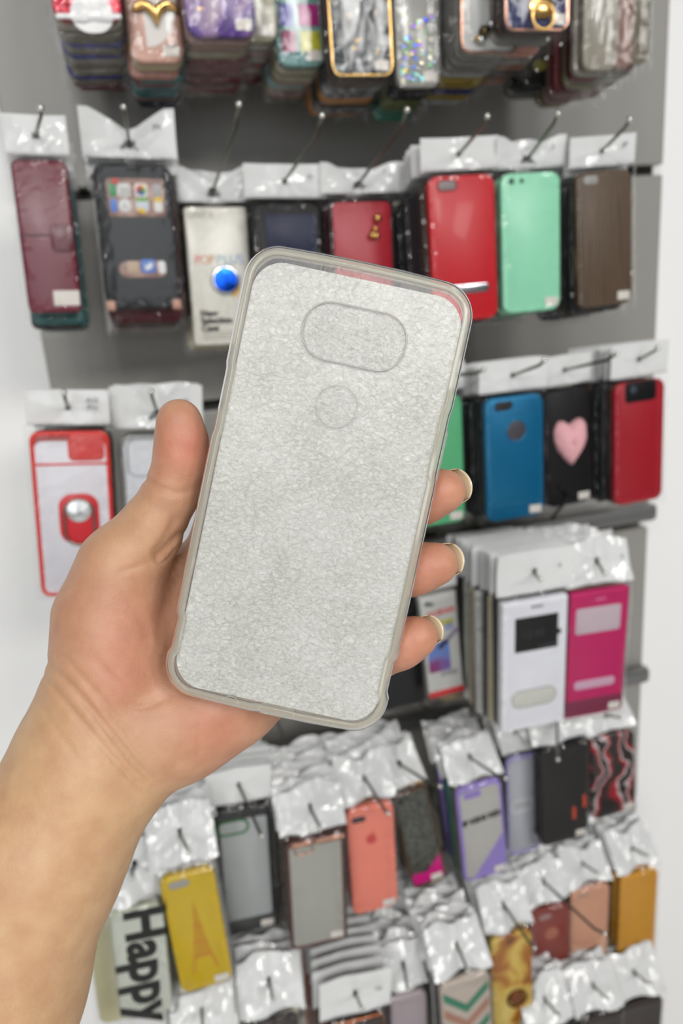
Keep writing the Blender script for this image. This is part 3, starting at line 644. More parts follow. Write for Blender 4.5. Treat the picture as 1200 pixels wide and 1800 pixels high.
# ---- top row
pack('clear bagged case with red glitter and a white arch, top left corner', q1(95, 217, 34), 0.72, RG, n=4, pal='clear', deco=d_redglit, short='red glitter case', sticker=False, **R1)
pack('blue glitter case hanging just below the red glitter one', q1(108, 226, 78), 0.765, patterned('blue_glitter', 'cells', [(0, (16, 16, 90)), (0.8, (34, 40, 150)), (1, (80, 110, 240))], 700, 0.2), n=9, pal='clear', short='blue glitter case', has_hook=False, sticker=False, step=0.011, **R1)
pack('peach marble case with a gold moustache, top row', q1(232, 326, 108), 0.74, P('peach_case', (214, 168, 150), rough=0.3), n=9, pal='mix', deco=d_mous, short='peach moustache case', step=0.012, **R1)
pack('purple marble case with gold flecks, top row', q1(330, 452, 62), 0.72, MARB, n=11, pal='clear', deco=d_purplemarble, short='purple marble case', step=0.0125, **R1)
pack('plain clear case peeking out right of the purple marble case', q1(415, 490, 72), 0.745, P('greenish_clear_case', (166, 162, 138), rough=0.2), n=8, pal='clear', short='plain clear case', step=0.0125, **R1)
pack('case printed with blocks of many colours like a paint palette', q1(490, 574, 115), 0.75, P('aqua_case', (120, 160, 158), rough=0.2), n=8, pal='clear', deco=d_palette, short='colour block case', step=0.012, **R1)
pack('grey foil flake case in a gold frame, top row', q1(585, 692, 132), 0.72, FLAKE, n=9, pal='gold', deco=d_gold, short='gold framed case', step=0.0115, **R1)
pack('clear case full of iridescent confetti dots, top row', q1(698, 776, 152), 0.73, P('foggy_clear_case', (164, 164, 158), rough=0.2), n=7, pal='green', deco=d_confetti, short='confetti case', **R1)
pack('white case with rose gold edge and a bead charm, top row', q1(808, 905, 92, sk=12), 0.70, P('grey_white_case', (206, 206, 204), rough=0.25), n=10, pal='blue', deco=d_whitegold, short='bead charm case', sticker=False, **R1)
pack('navy case with a gold ring holder and rose gold edge, top row', q1(888, 998, 52), 0.67, P('slate_navy_case', (62, 68, 104), rough=0.25), n=10, pal='rose', deco=d_navygold, short='navy ring case', **R1)
pack('black case with a faint flower print, low in the top row', q1(912, 1002, 148), 0.77, P('soft_black_case', (22, 20, 22), rough=0.4), n=3, pal='mix', deco=lambda r_, w, h: S(r_, 'flower_print', w, h, -0.1, -0.38, 0.014, 0.010, P('flower_yellow', (150, 140, 60)), r=0.004, up=0.0005), short='flower print case', has_hook=False, **R1)
for i, (x, y) in enumerate(((1025, 122), (1052, 118), (1080, 112))):
    pack(['clear case turned edge-on, right end of the top row', 'second edge-on clear case at the right end of the top row', 'third edge-on clear case at the right end of the top row'][i], q1(x, x+60, y), 0.70+0.015*i, [PAL['clear'][2], PAL['clear'][3], PAL['clear'][0]][i], n=7 if i else 8, pal='clear', short=['first', 'second', 'third'][i]+' right end clear case', sticker=False, has_hook=i != 1, **R1)
# ---- second row
pack('burgundy wallet case with strap at the left edge, second row', ((22, 282), (120, 280), (140, 548), (46, 552)), 0.72, P('burgundy_leather', (110, 16, 40), rough=0.3, bump=0.2, scale=200), t=0.014, r=0.006, n=6, drop=0.010, pal=[PAL['mix'][0], PAL['mix'][5], PAL['mix'][6], PAL['mix'][2]], deco=d_wallet, short='burgundy wallet', hh=0.25, sticker=False, tip=(72, 190), tipd=0.66)
pack('black flip case with windows showing app icons, second row', ((165, 290), (302, 286), (316, 541), (184, 546)), 0.76, LEATH, t=0.013, r=0.009, n=7, drop=0.010, pal=[PAL['mix'][0], PAL['mix'][2], PAL['mix'][2]], deco=d_flip, style='bow', hw=1.20, hh=0.32, gap=0.045, short='app icon flip case', sticker=False, tip=(217, 188), tipd=0.70, mark='iP4')
pack('cream boxed case with a blue metallic ring, second row', ((320, 363), (434, 363), (448, 604), (343, 609)), 0.78, P('cream_box', (218, 214, 200), rough=0.35), t=0.012, r=0.004, n=6, pal=[PAL['white'][1]], deco=d_ringbox, style='bow', hh=0.24, short='blue ring box', sticker=False, tip=(420, 183), tipd=0.62)
pack('black flip case with navy panel above the held case corner', ((443, 356), (562, 356), (574, 600), (457, 604)), 0.76, P('soft_black_case', (22, 20, 22), rough=0.4), t=0.012, n=6, pal='dark', deco=d_blackflip, hh=0.23, hw=1.18, short='black navy flip case', sticker=False, tip=(566, 203), tipd=0.62, mark='6s')
pack('red case in black frame with gold bead charm, second row', ((577, 350), (690, 346), (701, 598), (590, 604)), 0.76, P('crimson_case', (176, 24, 44), rough=0.35), n=7, pal='dark', deco=d_charm, style='bow', hh=0.2, hw=1.2, short='red charm case', sticker=False, tip=(715, 193), tipd=0.62, mark='7')
pack('glossy red case with a silver kickstand bar', ((747, 309), (866, 306), (879, 560), (768, 567)), 0.70, P('glossy_red_case', (206, 26, 38), rough=0.38, coat=0.08), n=9, pal='dark', deco=d_red, hh=0.21, hw=1.16, short='red kickstand case', sticker=False, tip=(856, 204), tipd=0.63)
pack('plain mint green case with two small camera holes', ((877, 304), (981, 302), (989, 545), (888, 550)), 0.70, P('mint_case', (156, 232, 194), rough=0.32), n=7, pal='dark', deco=d_mint, style='bow', hh=0.21, short='mint case', tip=(980, 200), tipd=0.63, mark='6')
pack('dark wood grain case at the right end of the second row', ((1008, 302), (1104, 298), (1118, 534), (1020, 540)), 0.69, WOOD, n=7, drop=0.004, pal='dark', deco=d_wood, hh=0.21, short='wood grain case', tip=(1106, 210), tipd=0.63, mark='6P')
# ---- third row
pack('white case in red frame with a ring holder, left edge', ((50, 760), (189, 757), (208, 1042), (74, 1048)), 0.68, P('red_bumper_base', (150, 24, 24), rough=0.35), n=5, pal='dark', deco=d_redring, hh=0.20, hw=1.05, short='red frame ring case', sticker=False, tip=(112, 690), tipd=0.64, mark='A15\nPro', r=0.008)
pack('pale translucent case half hidden behind the thumb', ((207, 766), (346, 761), (360, 1030), (228, 1038)), 0.695, P('pale_grey_case', (186, 188, 194), rough=0.3), n=5, pal='white', deco=d_clearwhite, style='bow', hh=0.26, hw=1.15, short='case behind the thumb', sticker=False, tip=(265, 688), tipd=0.66, mark='XR')
pack('green case partly hidden by the upper fingertip', ((722, 702), (808, 692), (822, 918), (738, 926)), 0.70, P('leaf_green_case', (94, 184, 130), rough=0.32), n=6, pal='dark', short='green case', tip=(850, 650), tipd=0.66)
pack('metallic teal blue case with a round logo hole', ((850, 702), (954, 690), (958, 905), (859, 919)), 0.68, P('metallic_teal', (0, 112, 158), rough=0.32, metal=0.35), n=8, pal=[PAL['dark'][0], C('deep_purple', (52, 22, 60)), C('dark_green', (22, 44, 40)), PAL['dark'][0]], deco=d_bluerim, style='flat', hh=0.24, short='teal blue case', tip=(956, 634), tipd=0.63)
pack('black case with a fluffy pink heart', ((953, 690), (1030, 680), (1046, 880), (965, 893)), 0.72, P('soft_black_case', (22, 20, 22), rough=0.4), n=6, pal='dark', deco=d_heart, hh=0.24, short='pink heart case', tip=(1082, 622), tipd=0.64)
pack('red case with a black camera panel, right end of third row', ((1076, 674), (1160, 668), (1172, 878), (1086, 886)), 0.70, P('deep_red_case', (172, 22, 40), rough=0.35), n=8, pal='dark', deco=d_redcam, hh=0.26, short='red camera panel case', sticker=False)
# ---- fourth row
pack('black wallet case behind the lower fingertip', ((645, 1062), (733, 1048), (757, 1232), (668, 1252)), 0.72, P('ink_black_case', (20, 21, 26), rough=0.5), t=0.012, n=5, pal='dark', short='black wallet', sticker=False, has_hook=False)
pack('white slim box with phone picture and red base', ((733, 1052), (802, 1040), (815, 1212), (758, 1228)), 0.70, P('white_box_card', (208, 208, 204), rough=0.4), t=0.012, r=0.001, n=4, pal='white', deco=d_slimbox, short='slim white box', sticker=False, hh=0.3)
pack('tan case seen edge-on beside the slim white box', ((760, 1040), (832, 1028), (843, 1222), (775, 1236)), 0.74, P('tan_case', (150, 128, 92), rough=0.4), n=3, pal='dark', short='tan case', sticker=False, has_hook=False)
pack('white flip case with a black clock window', ((877, 1062), (990, 1047), (1000, 1271), (887, 1283)), 0.62, P('white_leatherette', (240, 241, 248), rough=0.35), t=0.011, r=0.003, n=11, pal='white', deco=d_whiteflip, short='white clock flip case', sticker=False, hh=0.31, hw=1.12, tip=(948, 1019), tipd=0.60, mark='E', step=0.0125)
pack('magenta flip case with two pale windows', ((995, 1042), (1098, 1035), (1101, 1250), (1001, 1259)), 0.63, P('magenta_leatherette', (196, 16, 98), rough=0.38), t=0.011, r=0.003, n=8, pal='white', deco=d_magenta, short='magenta flip case', hh=0.31, hw=1.14, style='crumple', lean=0.2, tip=(1062, 1008), tipd=0.61, mark='E')
# ---- fifth row
K = dict(style='crumple', hh=0.30, hw=1.15, lean=0.55)
pack('dark framed milky case with a green camera ring', ((368, 1432), (476, 1412), (487, 1627), (392, 1648)), 0.66, P('charcoal_frame_case', (48, 50, 52), rough=0.4), n=6, pal='dark', deco=d_greenring, short='green camera ring case', hh=0.26, hw=1.1, tip=(460, 1469), tipd=0.62)
pack('milky grey case with rose gold bars along the top', ((497, 1486), (601, 1463), (613, 1650), (516, 1666)), 0.62, P('plum_edge_case', (110, 78, 70), rough=0.3), n=9, pal='rose', deco=d_rosegrey, short='rose gold bar case', tip=(563, 1455), tipd=0.60, mark='6', step=0.0125, **K)
pack('plain coral case with a small darker fruit emblem', ((608, 1426), (690, 1409), (701, 1590), (620, 1612)), 0.65, P('coral_silicone', (246, 138, 118), rough=0.5), n=6, pal='rose', deco=d_coral, short='coral case', tip=(682, 1430), tipd=0.61, **K)
pack('dark glitter case with a magenta corner', ((696, 1400), (757, 1376), (775, 1542), (722, 1570)), 0.68, GLITG, n=6, pal='gold', deco=d_glit, short='magenta corner case', tip=(773, 1382), tipd=0.63, **K)
pack('lilac case with grey front and one printed line', ((801, 1391), (881, 1366), (893, 1530), (816, 1554)), 0.67, P('lilac_case', (150, 130, 206), rough=0.35), n=6, pal=[PAL['green'][0], PAL['green'][1], PAL['green'][2]], deco=d_purple, short='lilac case', tip=(888, 1368), tipd=0.62, **K)
pack('lavender framed clear case with a small white label', ((886, 1336), (945, 1322), (949, 1490), (896, 1504)), 0.72, P('lavender_case', (160, 156, 196), rough=0.35), n=4, pal='white', deco=d_lav, short='lavender framed case', has_hook=False, sticker=False, **K)
pack('black case with two orange tabs, fifth row', ((948, 1322), (1026, 1302), (1040, 1468), (951, 1488)), 0.70, P('soft_black_case', (22, 20, 22), rough=0.4), n=4, pal='dark', deco=d_blacktag, short='orange tab black case', tip=(980, 1335), tipd=0.64, **K)
pack('case printed with red and white swirls', ((1036, 1302), (1110, 1286), (1122, 1420), (1046, 1442)), 0.72, SWIRL, n=4, pal='dark', short='red swirl case', **K)
# ---- sixth row
pack('yellow case printed with a tall iron tower', ((283, 1549), (377, 1521), (409, 1722), (316, 1751)), 0.60, P('mustard_yellow_case', (212, 178, 10), rough=0.25), n=12, pal='white', deco=d_eiffel, short='yellow tower case', tip=(332, 1497), tipd=0.58, style='crumple', hh=0.34, hw=1.25, gap=0.06, step=0.0115, lean=0.5)
pack('white case with Happy written down its front', ((192, 1606), (283, 1589), (309, 1776), (212, 1798)), 0.60, P('pale_green_clear_case', (190, 196, 176), rough=0.25), n=8, pal='white', deco=d_happy, short='Happy case', sticker=False, style='crumple', hh=0.42, hw=1.2, lean=0.5)
pack('pale yellowish case peeking out between the forearm and the Happy case', ((150, 1622), (236, 1606), (262, 1782), (176, 1804)), 0.66, P('pale_yellow_clear_case', (196, 190, 150), rough=0.3), n=5, pal='white', short='pale yellowish case', sticker=False, has_hook=False, hh=0.3, style='crumple')
pack('reddish brown case with a round tan disc', ((928, 1606), (998, 1588), (1004, 1735), (939, 1752)), 0.69, P('russet_case', (136, 50, 40), rough=0.4), n=6, pal='dark', deco=d_brown, short='russet case', tip=(1062, 1641), tipd=0.58, **K)
pack('peach case with a scalloped lower layer', ((998, 1571), (1068, 1554), (1070, 1690), (1004, 1705)), 0.70, P('peach_silicone', (214, 156, 126), rough=0.45), n=5, pal='dark', deco=d_peach, short='scalloped peach case', sticker=False, **K)
pack('gold edged case at the right edge, sixth row', ((1082, 1546), (1150, 1530), (1156, 1680), (1094, 1692)), 0.70, PAL['gold'][0], n=5, pal='gold', short='gold edged case', **K)
pack('brown and gold marbled case with a ring holder', ((857, 1654), (928, 1638), (944, 1800), (872, 1822)), 0.64, GMARB, n=8, pal='white', deco=d_marblering, short='gold marbled case', tip=(939, 1666), tipd=0.60, **K)
pack('case with green and tan chevrons at the bottom edge', ((768, 1735), (857, 1708), (872, 1880), (790, 1905)), 0.60, P('pale_tan_case', (196, 182, 170), rough=0.3), n=13, pal='white', deco=d_chev, short='chevron case', tip=(822, 1705), tipd=0.59, step=0.0115, **K)
pack('dusty mauve case cut by the bottom edge', ((680, 1758), (745, 1742), (757, 1900), (695, 1915)), 0.62, P('mauve_case', (170, 156, 162), rough=0.4), n=8, pal='white', short='mauve case', tip=(716, 1740), tipd=0.60, **K)
pack('copper framed case at the bottom edge centre', ((568, 1806), (668, 1784), (682, 1960), (588, 1980)), 0.60, P('dark_grey_case', (60, 52, 50), rough=0.4), n=9, pal='rose', deco=d_copper, short='copper framed case', mark='7/8', style='flat', hh=0.36, hw=1.25, step=0.017)
pack('grey case below the rose gold stack, mostly under the frame', ((430, 1806), (520, 1786), (535, 1960), (450, 1980)), 0.60, P('dark_grey_case', (60, 52, 50), rough=0.4), n=8, pal='white', short='case below the rose gold stack', tip=None, style='crumple', hh=0.36, hw=1.3, step=0.014, lean=0.5)
pack('grey case below the yellow one, under the frame', ((312, 1858), (400, 1838), (415, 2010), (332, 2030)), 0.58, P('dark_grey_case', (60, 52, 50), rough=0.4), n=7, pal='white', short='case below the yellow one', style='crumple', hh=0.40, hw=1.3, step=0.014, lean=0.5)
for i, (x, y, d) in enumerate(((925, 1825, 0.62), (1010, 1800, 0.64), (1082, 1775, 0.66))):
    pack(['bagged case below the russet one, only its header in view', 'bagged case below the peach one, only its header in view', 'bagged case in the bottom right corner, only its header in view'][i],
         ((x, y), (x+75, y-18), (x+80, y+140), (x+10, y+158)), d, P('dark_grey_case', (60, 52, 50), rough=0.4), n=6, pal='white', short=['case below the russet one', 'case below the peach one', 'bottom right case'][i], **K)
print('packs', COUNT[0])
# ------------------------------------------------------------------ the case held up in front
CM = cam.matrix_world.copy()
def camp(x, y, z): return np.array([(x-600)/F*z, (900-y)/F*z, -z])
CW, CH = 0.0752, 0.1492
HC = CM @ Matrix.Translation(Vector(camp(556, 866, 0.2395))) @ Matrix.Rotation(math.radians(-12.1), 4, 'Z') @ Matrix.Rotation(math.radians(3.2), 4, 'X')
def outline(ins, n=10, R=0.0108):
    w, h = CW-2*ins, CH-2*ins; pts = []
    o = rr(w, h, max(R-ins, 0.002), n); res = []
    for i, (x, y) in enumerate(o):                  # densify straight runs
        x2, y2 = o[(i+1) % len(o)]; L = math.hypot(x2-x, y2-y); k = max(1, int(L/0.002))
        for j in range(k): res.append((x+(x2-x)*j/k, y+(y2-y)*j/k))
    out = []
    for x, y in res:
        s = 0.0                                     # shallow recesses where the side buttons and the port are
        if abs(x) > w*0.4 and -0.060 < y < -0.049: s = 0.0009
        if abs(x) > w*0.4 and 0.012 < y < 0.034: s = 0.0004
        if y < -h*0.45 and -0.006 < x < 0.008: out.append((x, y+0.0003-0.0012*(1-(2*x/w)**2))); continue
        out.append((x - math.copysign(s, x), y*(1 - 0.0) + 0.0012*(1-(2*x/w)**2)*(1 if y > h*0.45 else (-1 if y < -h*0.45 else 0))))
    return out
prof = [(0.0009, -0.0085), (0.0002, -0.0081), (0.0, -0.0074), (0.0, -0.0028), (0.0003, -0.0014), (0.0011, -0.0004), (0.0024, 0.0), (0.0034, 0.0),
        (0.0034, -0.0010), (0.0026, -0.0011), (0.0018, -0.0016), (0.0014, -0.0028), (0.0014, -0.0070), (0.0024, -0.0075), (0.0024, -0.0082), (0.0019, -0.0085)]
rings = []
base_o = outline(0)
NO = len(base_o)
def inset(pts, d):
    out = []; n = len(pts)
    for i in range(n):
        a = Vector(pts[i-1]); b = Vector(pts[(i+1) % n]); t = (b-a).normalized(); nn = Vector((-t.y, t.x)); out.append(Vector(pts[i]) + nn*d)
    return out
vs = []; fs = []
for o_, z_ in prof: vs += [(p.x, p.y, z_) for p in inset(base_o, o_)]
L = len(prof)
for g in range(L):
    for i in range(NO):
        j = (i+1) % NO; a = g*NO; b = ((g+1) % L)*NO
        fs.append((a+i, b+i, b+j, a+j))
nring = len(fs)
held = empty('held_phone_case', HC)
tag(held, 'clear soft phone case held up in the left hand, camera cutout at its top', 'phone case')
TPU = clear('clear_soft_plastic_edge', tint=(0.985, 0.98, 0.955), milk=0.30, edge=0.28, rough=0.08, milkcol=(255, 254, 240), ior=1.33)
PAN = clear('clear_soft_plastic_panel', tint=(0.985, 0.985, 0.975), milk=0.05, edge=0.10, rough=0.30, bump=0.10, bscale=260, milkcol=(252, 252, 248), ior=1.42)
fm = mesh('frame', vs, fs, True)
fo = link('case_side_wall', fm, TPU, held); fo['label'] = 'yellowish clear rounded side wall'
pf = inset(base_o, 0.0034)
link('case_back_panel', mesh('panel', [(p.x, p.y, 0) for p in pf] + [(p.x, p.y, -0.0010) for p in pf], [list(range(NO)), list(range(2*NO-1, NO-1, -1))]), PAN, held)
RIMM = clear('clear_soft_plastic_lip', tint=(0.99, 0.99, 0.98), milk=0.75, edge=0.1, rough=0.12, milkcol=(252, 246, 240), ior=1.5)
def xyme(me):                                       # x,z outline meshes turned to lie in x,y facing +z
    me.transform(Matrix.Rotation(math.radians(-90), 4, 'X')); me.transform(Matrix.Scale(-1, 4, (0, 1, 0)) if False else Matrix.Identity(4)); return me
def pill_tube(w, h, r, rad, z, k=8):
    p = rr(w, h, r, k); return tube_me([(x, y, z) for x, y in p], rad, 6, True)
link('camera_cutout_rim', pill_tube(0.0335, 0.0185, 0.0085, 0.00024, -0.0001), RIMM, held, (0.0015, 0.0515, 0))
link('sensor_cutout_rim', pill_tube(0.0135, 0.0135, 0.0067, 0.00010, 0.0), RIMM, held, (0.0005, 0.0285, 0))
link('port_cutout_rim', pill_tube(0.0115, 0.0030, 0.0007, 0.00035, -0.0012, 4), TPU, held, (0.002, -0.0735, 0))
link('jack_cutout_rim', tube_me([(0.0028*math.cos(a), 0.0022*math.sin(a), -0.0005) for a in [i*math.pi/10 for i in range(11)]], 0.00035, 6), TPU, held, (-0.0135, -0.0738, 0))
link('button_ridge', tube_me([(0, -0.009, 0), (0.0005, -0.008, 0), (0.0005, 0.008, 0), (0, 0.009, 0)], 0.0005, 6), TPU, held, (CW/2-0.0007, 0.02, -0.004))
# the fibrous packing sheet inside
def foam_mat():
    m, nt, b = newmat('white_fibrous_foam'); tc = N_(nt, 'ShaderNodeTexCoord')
    n1 = N_(nt, 'ShaderNodeTexNoise'); n1.inputs['Scale'].default_value = 130; n1.inputs['Detail'].default_value = 3; n1.inputs['Distortion'].default_value = 2.5
    n2 = N_(nt, 'ShaderNodeTexNoise'); n2.inputs['Scale'].default_value = 800; n2.inputs['Detail'].default_value = 5; n2.inputs['Roughness'].default_value = 0.7; n2.inputs['Distortion'].default_value = 0.6
    n3 = N_(nt, 'ShaderNodeTexNoise'); n3.inputs['Scale'].default_value = 42; n3.inputs['Detail'].default_value = 5
    wp = N_(nt, 'ShaderNodeVectorMath', operation='ADD')
    sc_ = N_(nt, 'ShaderNodeVectorMath', operation='SCALE'); sc_.inputs['Scale'].default_value = 0.003
    nt.links.new(tc.outputs['Object'], n1.inputs['Vector']); nt.links.new(n1.outputs['Color'], sc_.inputs[0]); nt.links.new(tc.outputs['Object'], wp.inputs[0]); nt.links.new(sc_.outputs[0], wp.inputs[1])
    mp = N_(nt, 'ShaderNodeMapping'); mp.inputs['Scale'].default_value = (0.85, 1.25, 1); mp.inputs['Rotation'].default_value = (0, 0, 0.3); nt.links.new(wp.outputs[0], mp.inputs[0])
    nt.links.new(mp.outputs[0], n2.inputs['Vector']); nt.links.new(tc.outputs['Object'], n3.inputs['Vector'])
    r = ramp(nt, [(0.38, (204, 203, 197)), (0.5, (238, 238, 233)), (0.6, (255, 255, 253))])
    a = N_(nt, 'ShaderNodeMath', operation='MULTIPLY_ADD'); a.inputs[1].default_value = 0.75; nt.links.new(n2.outputs[0], a.inputs[0])
    a2 = N_(nt, 'ShaderNodeMath', operation='MULTIPLY'); a2.inputs[1].default_value = 0.30; nt.links.new(n3.outputs[0], a2.inputs[0]); nt.links.new(a2.outputs[0], a.inputs[2])
    nt.links.new(a.outputs[0], r.inputs[0]); nt.links.new(r.outputs[0], b.inputs['Base Color'])
    b.inputs['Roughness'].default_value = 0.42
    # stronger relief where the cutouts let the sheet bulge
    sp = N_(nt, 'ShaderNodeSeparateXYZ'); nt.links.new(tc.outputs['Object'], sp.inputs[0])
    def ell(cx, cy, rx, ry):
        u = N_(nt, 'ShaderNodeMath', operation='SUBTRACT'); u.inputs[1].default_value = cx; nt.links.new(sp.outputs[0], u.inputs[0])
        u2 = N_(nt, 'ShaderNodeMath', operation='DIVIDE'); u2.inputs[1].default_value = rx; nt.links.new(u.outputs[0], u2.inputs[0])
        v = N_(nt, 'ShaderNodeMath', operation='SUBTRACT'); v.inputs[1].default_value = cy; nt.links.new(sp.outputs[1], v.inputs[0])
        v2 = N_(nt, 'ShaderNodeMath', operation='DIVIDE'); v2.inputs[1].default_value = ry; nt.links.new(v.outputs[0], v2.inputs[0])
        p1 = N_(nt, 'ShaderNodeMath', operation='POWER'); p1.inputs[1].default_value = 4; ab = N_(nt, 'ShaderNodeMath', operation='ABSOLUTE'); nt.links.new(u2.outputs[0], ab.inputs[0]); nt.links.new(ab.outputs[0], p1.inputs[0])
        p2 = N_(nt, 'ShaderNodeMath', operation='POWER'); p2.inputs[1].default_value = 4; ab2 = N_(nt, 'ShaderNodeMath', operation='ABSOLUTE'); nt.links.new(v2.outputs[0], ab2.inputs[0]); nt.links.new(ab2.outputs[0], p2.inputs[0])
        s = N_(nt, 'ShaderNodeMath', operation='ADD'); nt.links.new(p1.outputs[0], s.inputs[0]); nt.links.new(p2.outputs[0], s.inputs[1])
        mr = N_(nt, 'ShaderNodeMapRange'); mr.inputs['From Min'].default_value = 0.3; mr.inputs['From Max'].default_value = 1.3; mr.inputs['To Min'].default_value = 1; mr.inputs['To Max'].default_value = 0; nt.links.new(s.outputs[0], mr.inputs[0])
        return mr
    e1 = ell(0.0015, 0.0515, 0.0165, 0.009); e2 = ell(0.0005, 0.0285, 0.008, 0.0075)
    mxm = N_(nt, 'ShaderNodeMath', operation='MAXIMUM'); nt.links.new(e1.outputs[0], mxm.inputs[0]); e3 = N_(nt, 'ShaderNodeMath', operation='MULTIPLY'); e3.inputs[1].default_value = 0.55; nt.links.new(e2.outputs[0], e3.inputs[0]); nt.links.new(e3.outputs[0], mxm.inputs[1])
    n4 = N_(nt, 'ShaderNodeTexNoise'); n4.inputs['Scale'].default_value = 420; n4.inputs['Detail'].default_value = 2; n4.inputs['Distortion'].default_value = 3.0; nt.links.new(tc.outputs['Object'], n4.inputs['Vector'])
    h4 = N_(nt, 'ShaderNodeMath', operation='MULTIPLY'); nt.links.new(n4.outputs[0], h4.inputs[0]); nt.links.new(mxm.outputs[0], h4.inputs[1])
    h5 = N_(nt, 'ShaderNodeMath', operation='MULTIPLY'); h5.inputs[1].default_value = 2.0; nt.links.new(h4.outputs[0], h5.inputs[0])
    hs = N_(nt, 'ShaderNodeMath', operation='ADD'); nt.links.new(n2.outputs[0], hs.inputs[0]); nt.links.new(h5.outputs[0], hs.inputs[1])
    bp = N_(nt, 'ShaderNodeBump'); bp.inputs['Strength'].default_value = 0.8; bp.inputs['Distance'].default_value = 0.0010
    nt.links.new(hs.outputs[0], bp.inputs['Height']); nt.links.new(bp.outputs[0], b.inputs['Normal'])
    rr2 = N_(nt, 'ShaderNodeMapRange'); rr2.inputs['To Min'].default_value = 0.30; rr2.inputs['To Max'].default_value = 0.16; nt.links.new(mxm.outputs[0], rr2.inputs[0]); nt.links.new(rr2.outputs[0], b.inputs['Roughness'])
    b.inputs['Subsurface Weight'].default_value = 0.0
    return m
fw, fh0, fh1 = CW-0.0068, CH/2-0.0052, CH/2-0.0034
sp_ = [(x, z + (fh0-fh1)/2) for x, z in rr(fw, fh0+fh1, 0.0092, 8)]
sp_ = [(x, y + 0.0010*(1-(2*x/fw)**2)*(1 if y > 0 else -1)*(abs(y) > 0.06)) for x, y in sp_]
n_ = len(sp_)
fsheet = mesh('sheet', [(x, y, 0) for x, y in sp_] + [(x, y, -0.0008) for x, y in sp_], [list(range(n_)), list(range(2*n_-1, n_-1, -1))] + [(i, n_+i, n_+(i+1) % n_, (i+1) % n_) for i in range(n_)])
fo = link('foam_sheet', fsheet, foam_mat()); fo.matrix_world = HC @ Matrix.Translation((0.0002, 0, -0.0014))
tag(fo, 'white fibrous packing sheet lying inside the clear case in the hand', 'packing sheet')

# ------------------------------------------------------------------ the hand (signed distance field, meshed with surface nets)
def rcone(P_, a, b, ra, rb):
    ba = b-a; l2 = ba.dot(ba); pa = P_-a; t = np.clip(pa@ba/l2, 0, 1)
    d = np.sqrt(((pa - t[..., None]*ba)**2).sum(-1)); return d - (ra + (rb-ra)*t*t*(3-2*t) if False else d*0 + ra + (rb-ra)*t)
def smin(a, b, k):
    h = np.clip(0.5+0.5*(b-a)/k, 0, 1); return b*(1-h) + a*h - k*h*(1-h)
J = lambda x, y, z, r: (camp(x, y, z).astype(np.float32), r/1000)
palm_chains = [
    [J(214, 995, .260, 13.0), J(193, 1085, .262, 17.0), J(200, 1180, .264, 19.5), J(176, 1285, .266, 22.5)],
    [J(300, 1010, .282, 9.5), J(290, 1120, .279, 15.0), J(268, 1210, .274, 18.0)],
    [J(392, 935, .284, 11.0), J(330, 1100, .281, 14.5), J(240, 1270, .274, 18.5)],
    [J(455, 1090, .282, 12.0), J(400, 1170, .279, 15.0), J(290, 1265, .273, 18.5)],
    [J(480, 1190, .277, 12.0), J(405, 1229, .271, 15.3), J(316, 1272, .268, 17.5), J(240, 1300, .267, 19.0)],
    [J(176, 1285, .266, 23.0), J(146, 1368, .265, 25.0), J(75, 1500, .262, 27.5), J(-32, 1742, .257, 33.0), J(-150, 2010, .250, 38.0)],
]
thumb = [J(315, 741, .2520, 7.6), J(319, 775, .2530, 8.2), J(318, 810, .2540, 8.5), J(300, 868, .2555, 9.0), J(268, 928, .258, 11.0), J(214, 995, .260, 13.6)]
fingers = [
    [J(563, 640, .2655, 6.5), J(535, 700, .270, 7.8), J(480, 790, .279, 8.8), J(392, 935, .284, 10.5)],
    [J(780, 863, .2550, 7.5), J(738, 878, .2590, 7.7), J(660, 905, .2680, 8.7), J(560, 950, .284, 9.2), J(455, 1030, .284, 11)],
    [J(768, 991, .2555, 7.2), J(726, 1001, .2592, 7.7), J(650, 1025, .2680, 8.7), J(570, 1060, .283, 9.2), J(460, 1110, .283, 11)],
    [J(736, 1118, .2560, 6.6), J(702, 1132, .2590, 7.4), J(640, 1160, .2660, 8.3), J(570, 1185, .277, 8.6), J(480, 1195, .277, 11)],
]
def lines(px, z=0.262): return [camp(x, y, z)[:2]/z for x, y in px]
creases = [  # polyline in view angles, depth (m), half width (m)
    ([(70, 1150), (140, 1222), (190, 1283), (235, 1340), (278, 1380)], 0.0012, 0.0011),
    ([(60, 1168), (120, 1240), (180, 1312), (225, 1362), (262, 1396)], 0.0009, 0.0010),
    ([(90, 1130), (150, 1195), (205, 1262), (255, 1325)], 0.0005, 0.0014),
    ([(60, 1220), (110, 1300), (150, 1350)], 0.0003, 0.0012),
    ([(335, 925), (302, 955), (285, 975), (266, 988)], 0.0022, 0.0022),
    ([(312, 905), (290, 945), (262, 982)], 0.0009, 0.0016),
    ([(200, 1010), (225, 1001), (262, 990)], 0.0005, 0.0012),
    ([(246, 830), (262, 848), (285, 860), (315, 867), (346, 858)], 0.0007, 0.0013),
    ([(160, 1150), (195, 1190), (240, 1222), (290, 1218)], 0.0006, 0.0016),
    ([(205, 1225), (235, 1243), (270, 1237), (300, 1222)], 0.0005, 0.0012),
    ([(312, 1298), (313, 1330), (310, 1352)], 0.0004, 0.0010),
    ([(345, 1285), (350, 1312), (348, 1335)], 0.0004, 0.0012),
    ([(180, 1120), (230, 1165), (285, 1190)], 0.0003, 0.0020),
    ([(215, 1040), (250, 1090), (262, 1150)], 0.0003, 0.0022),
]
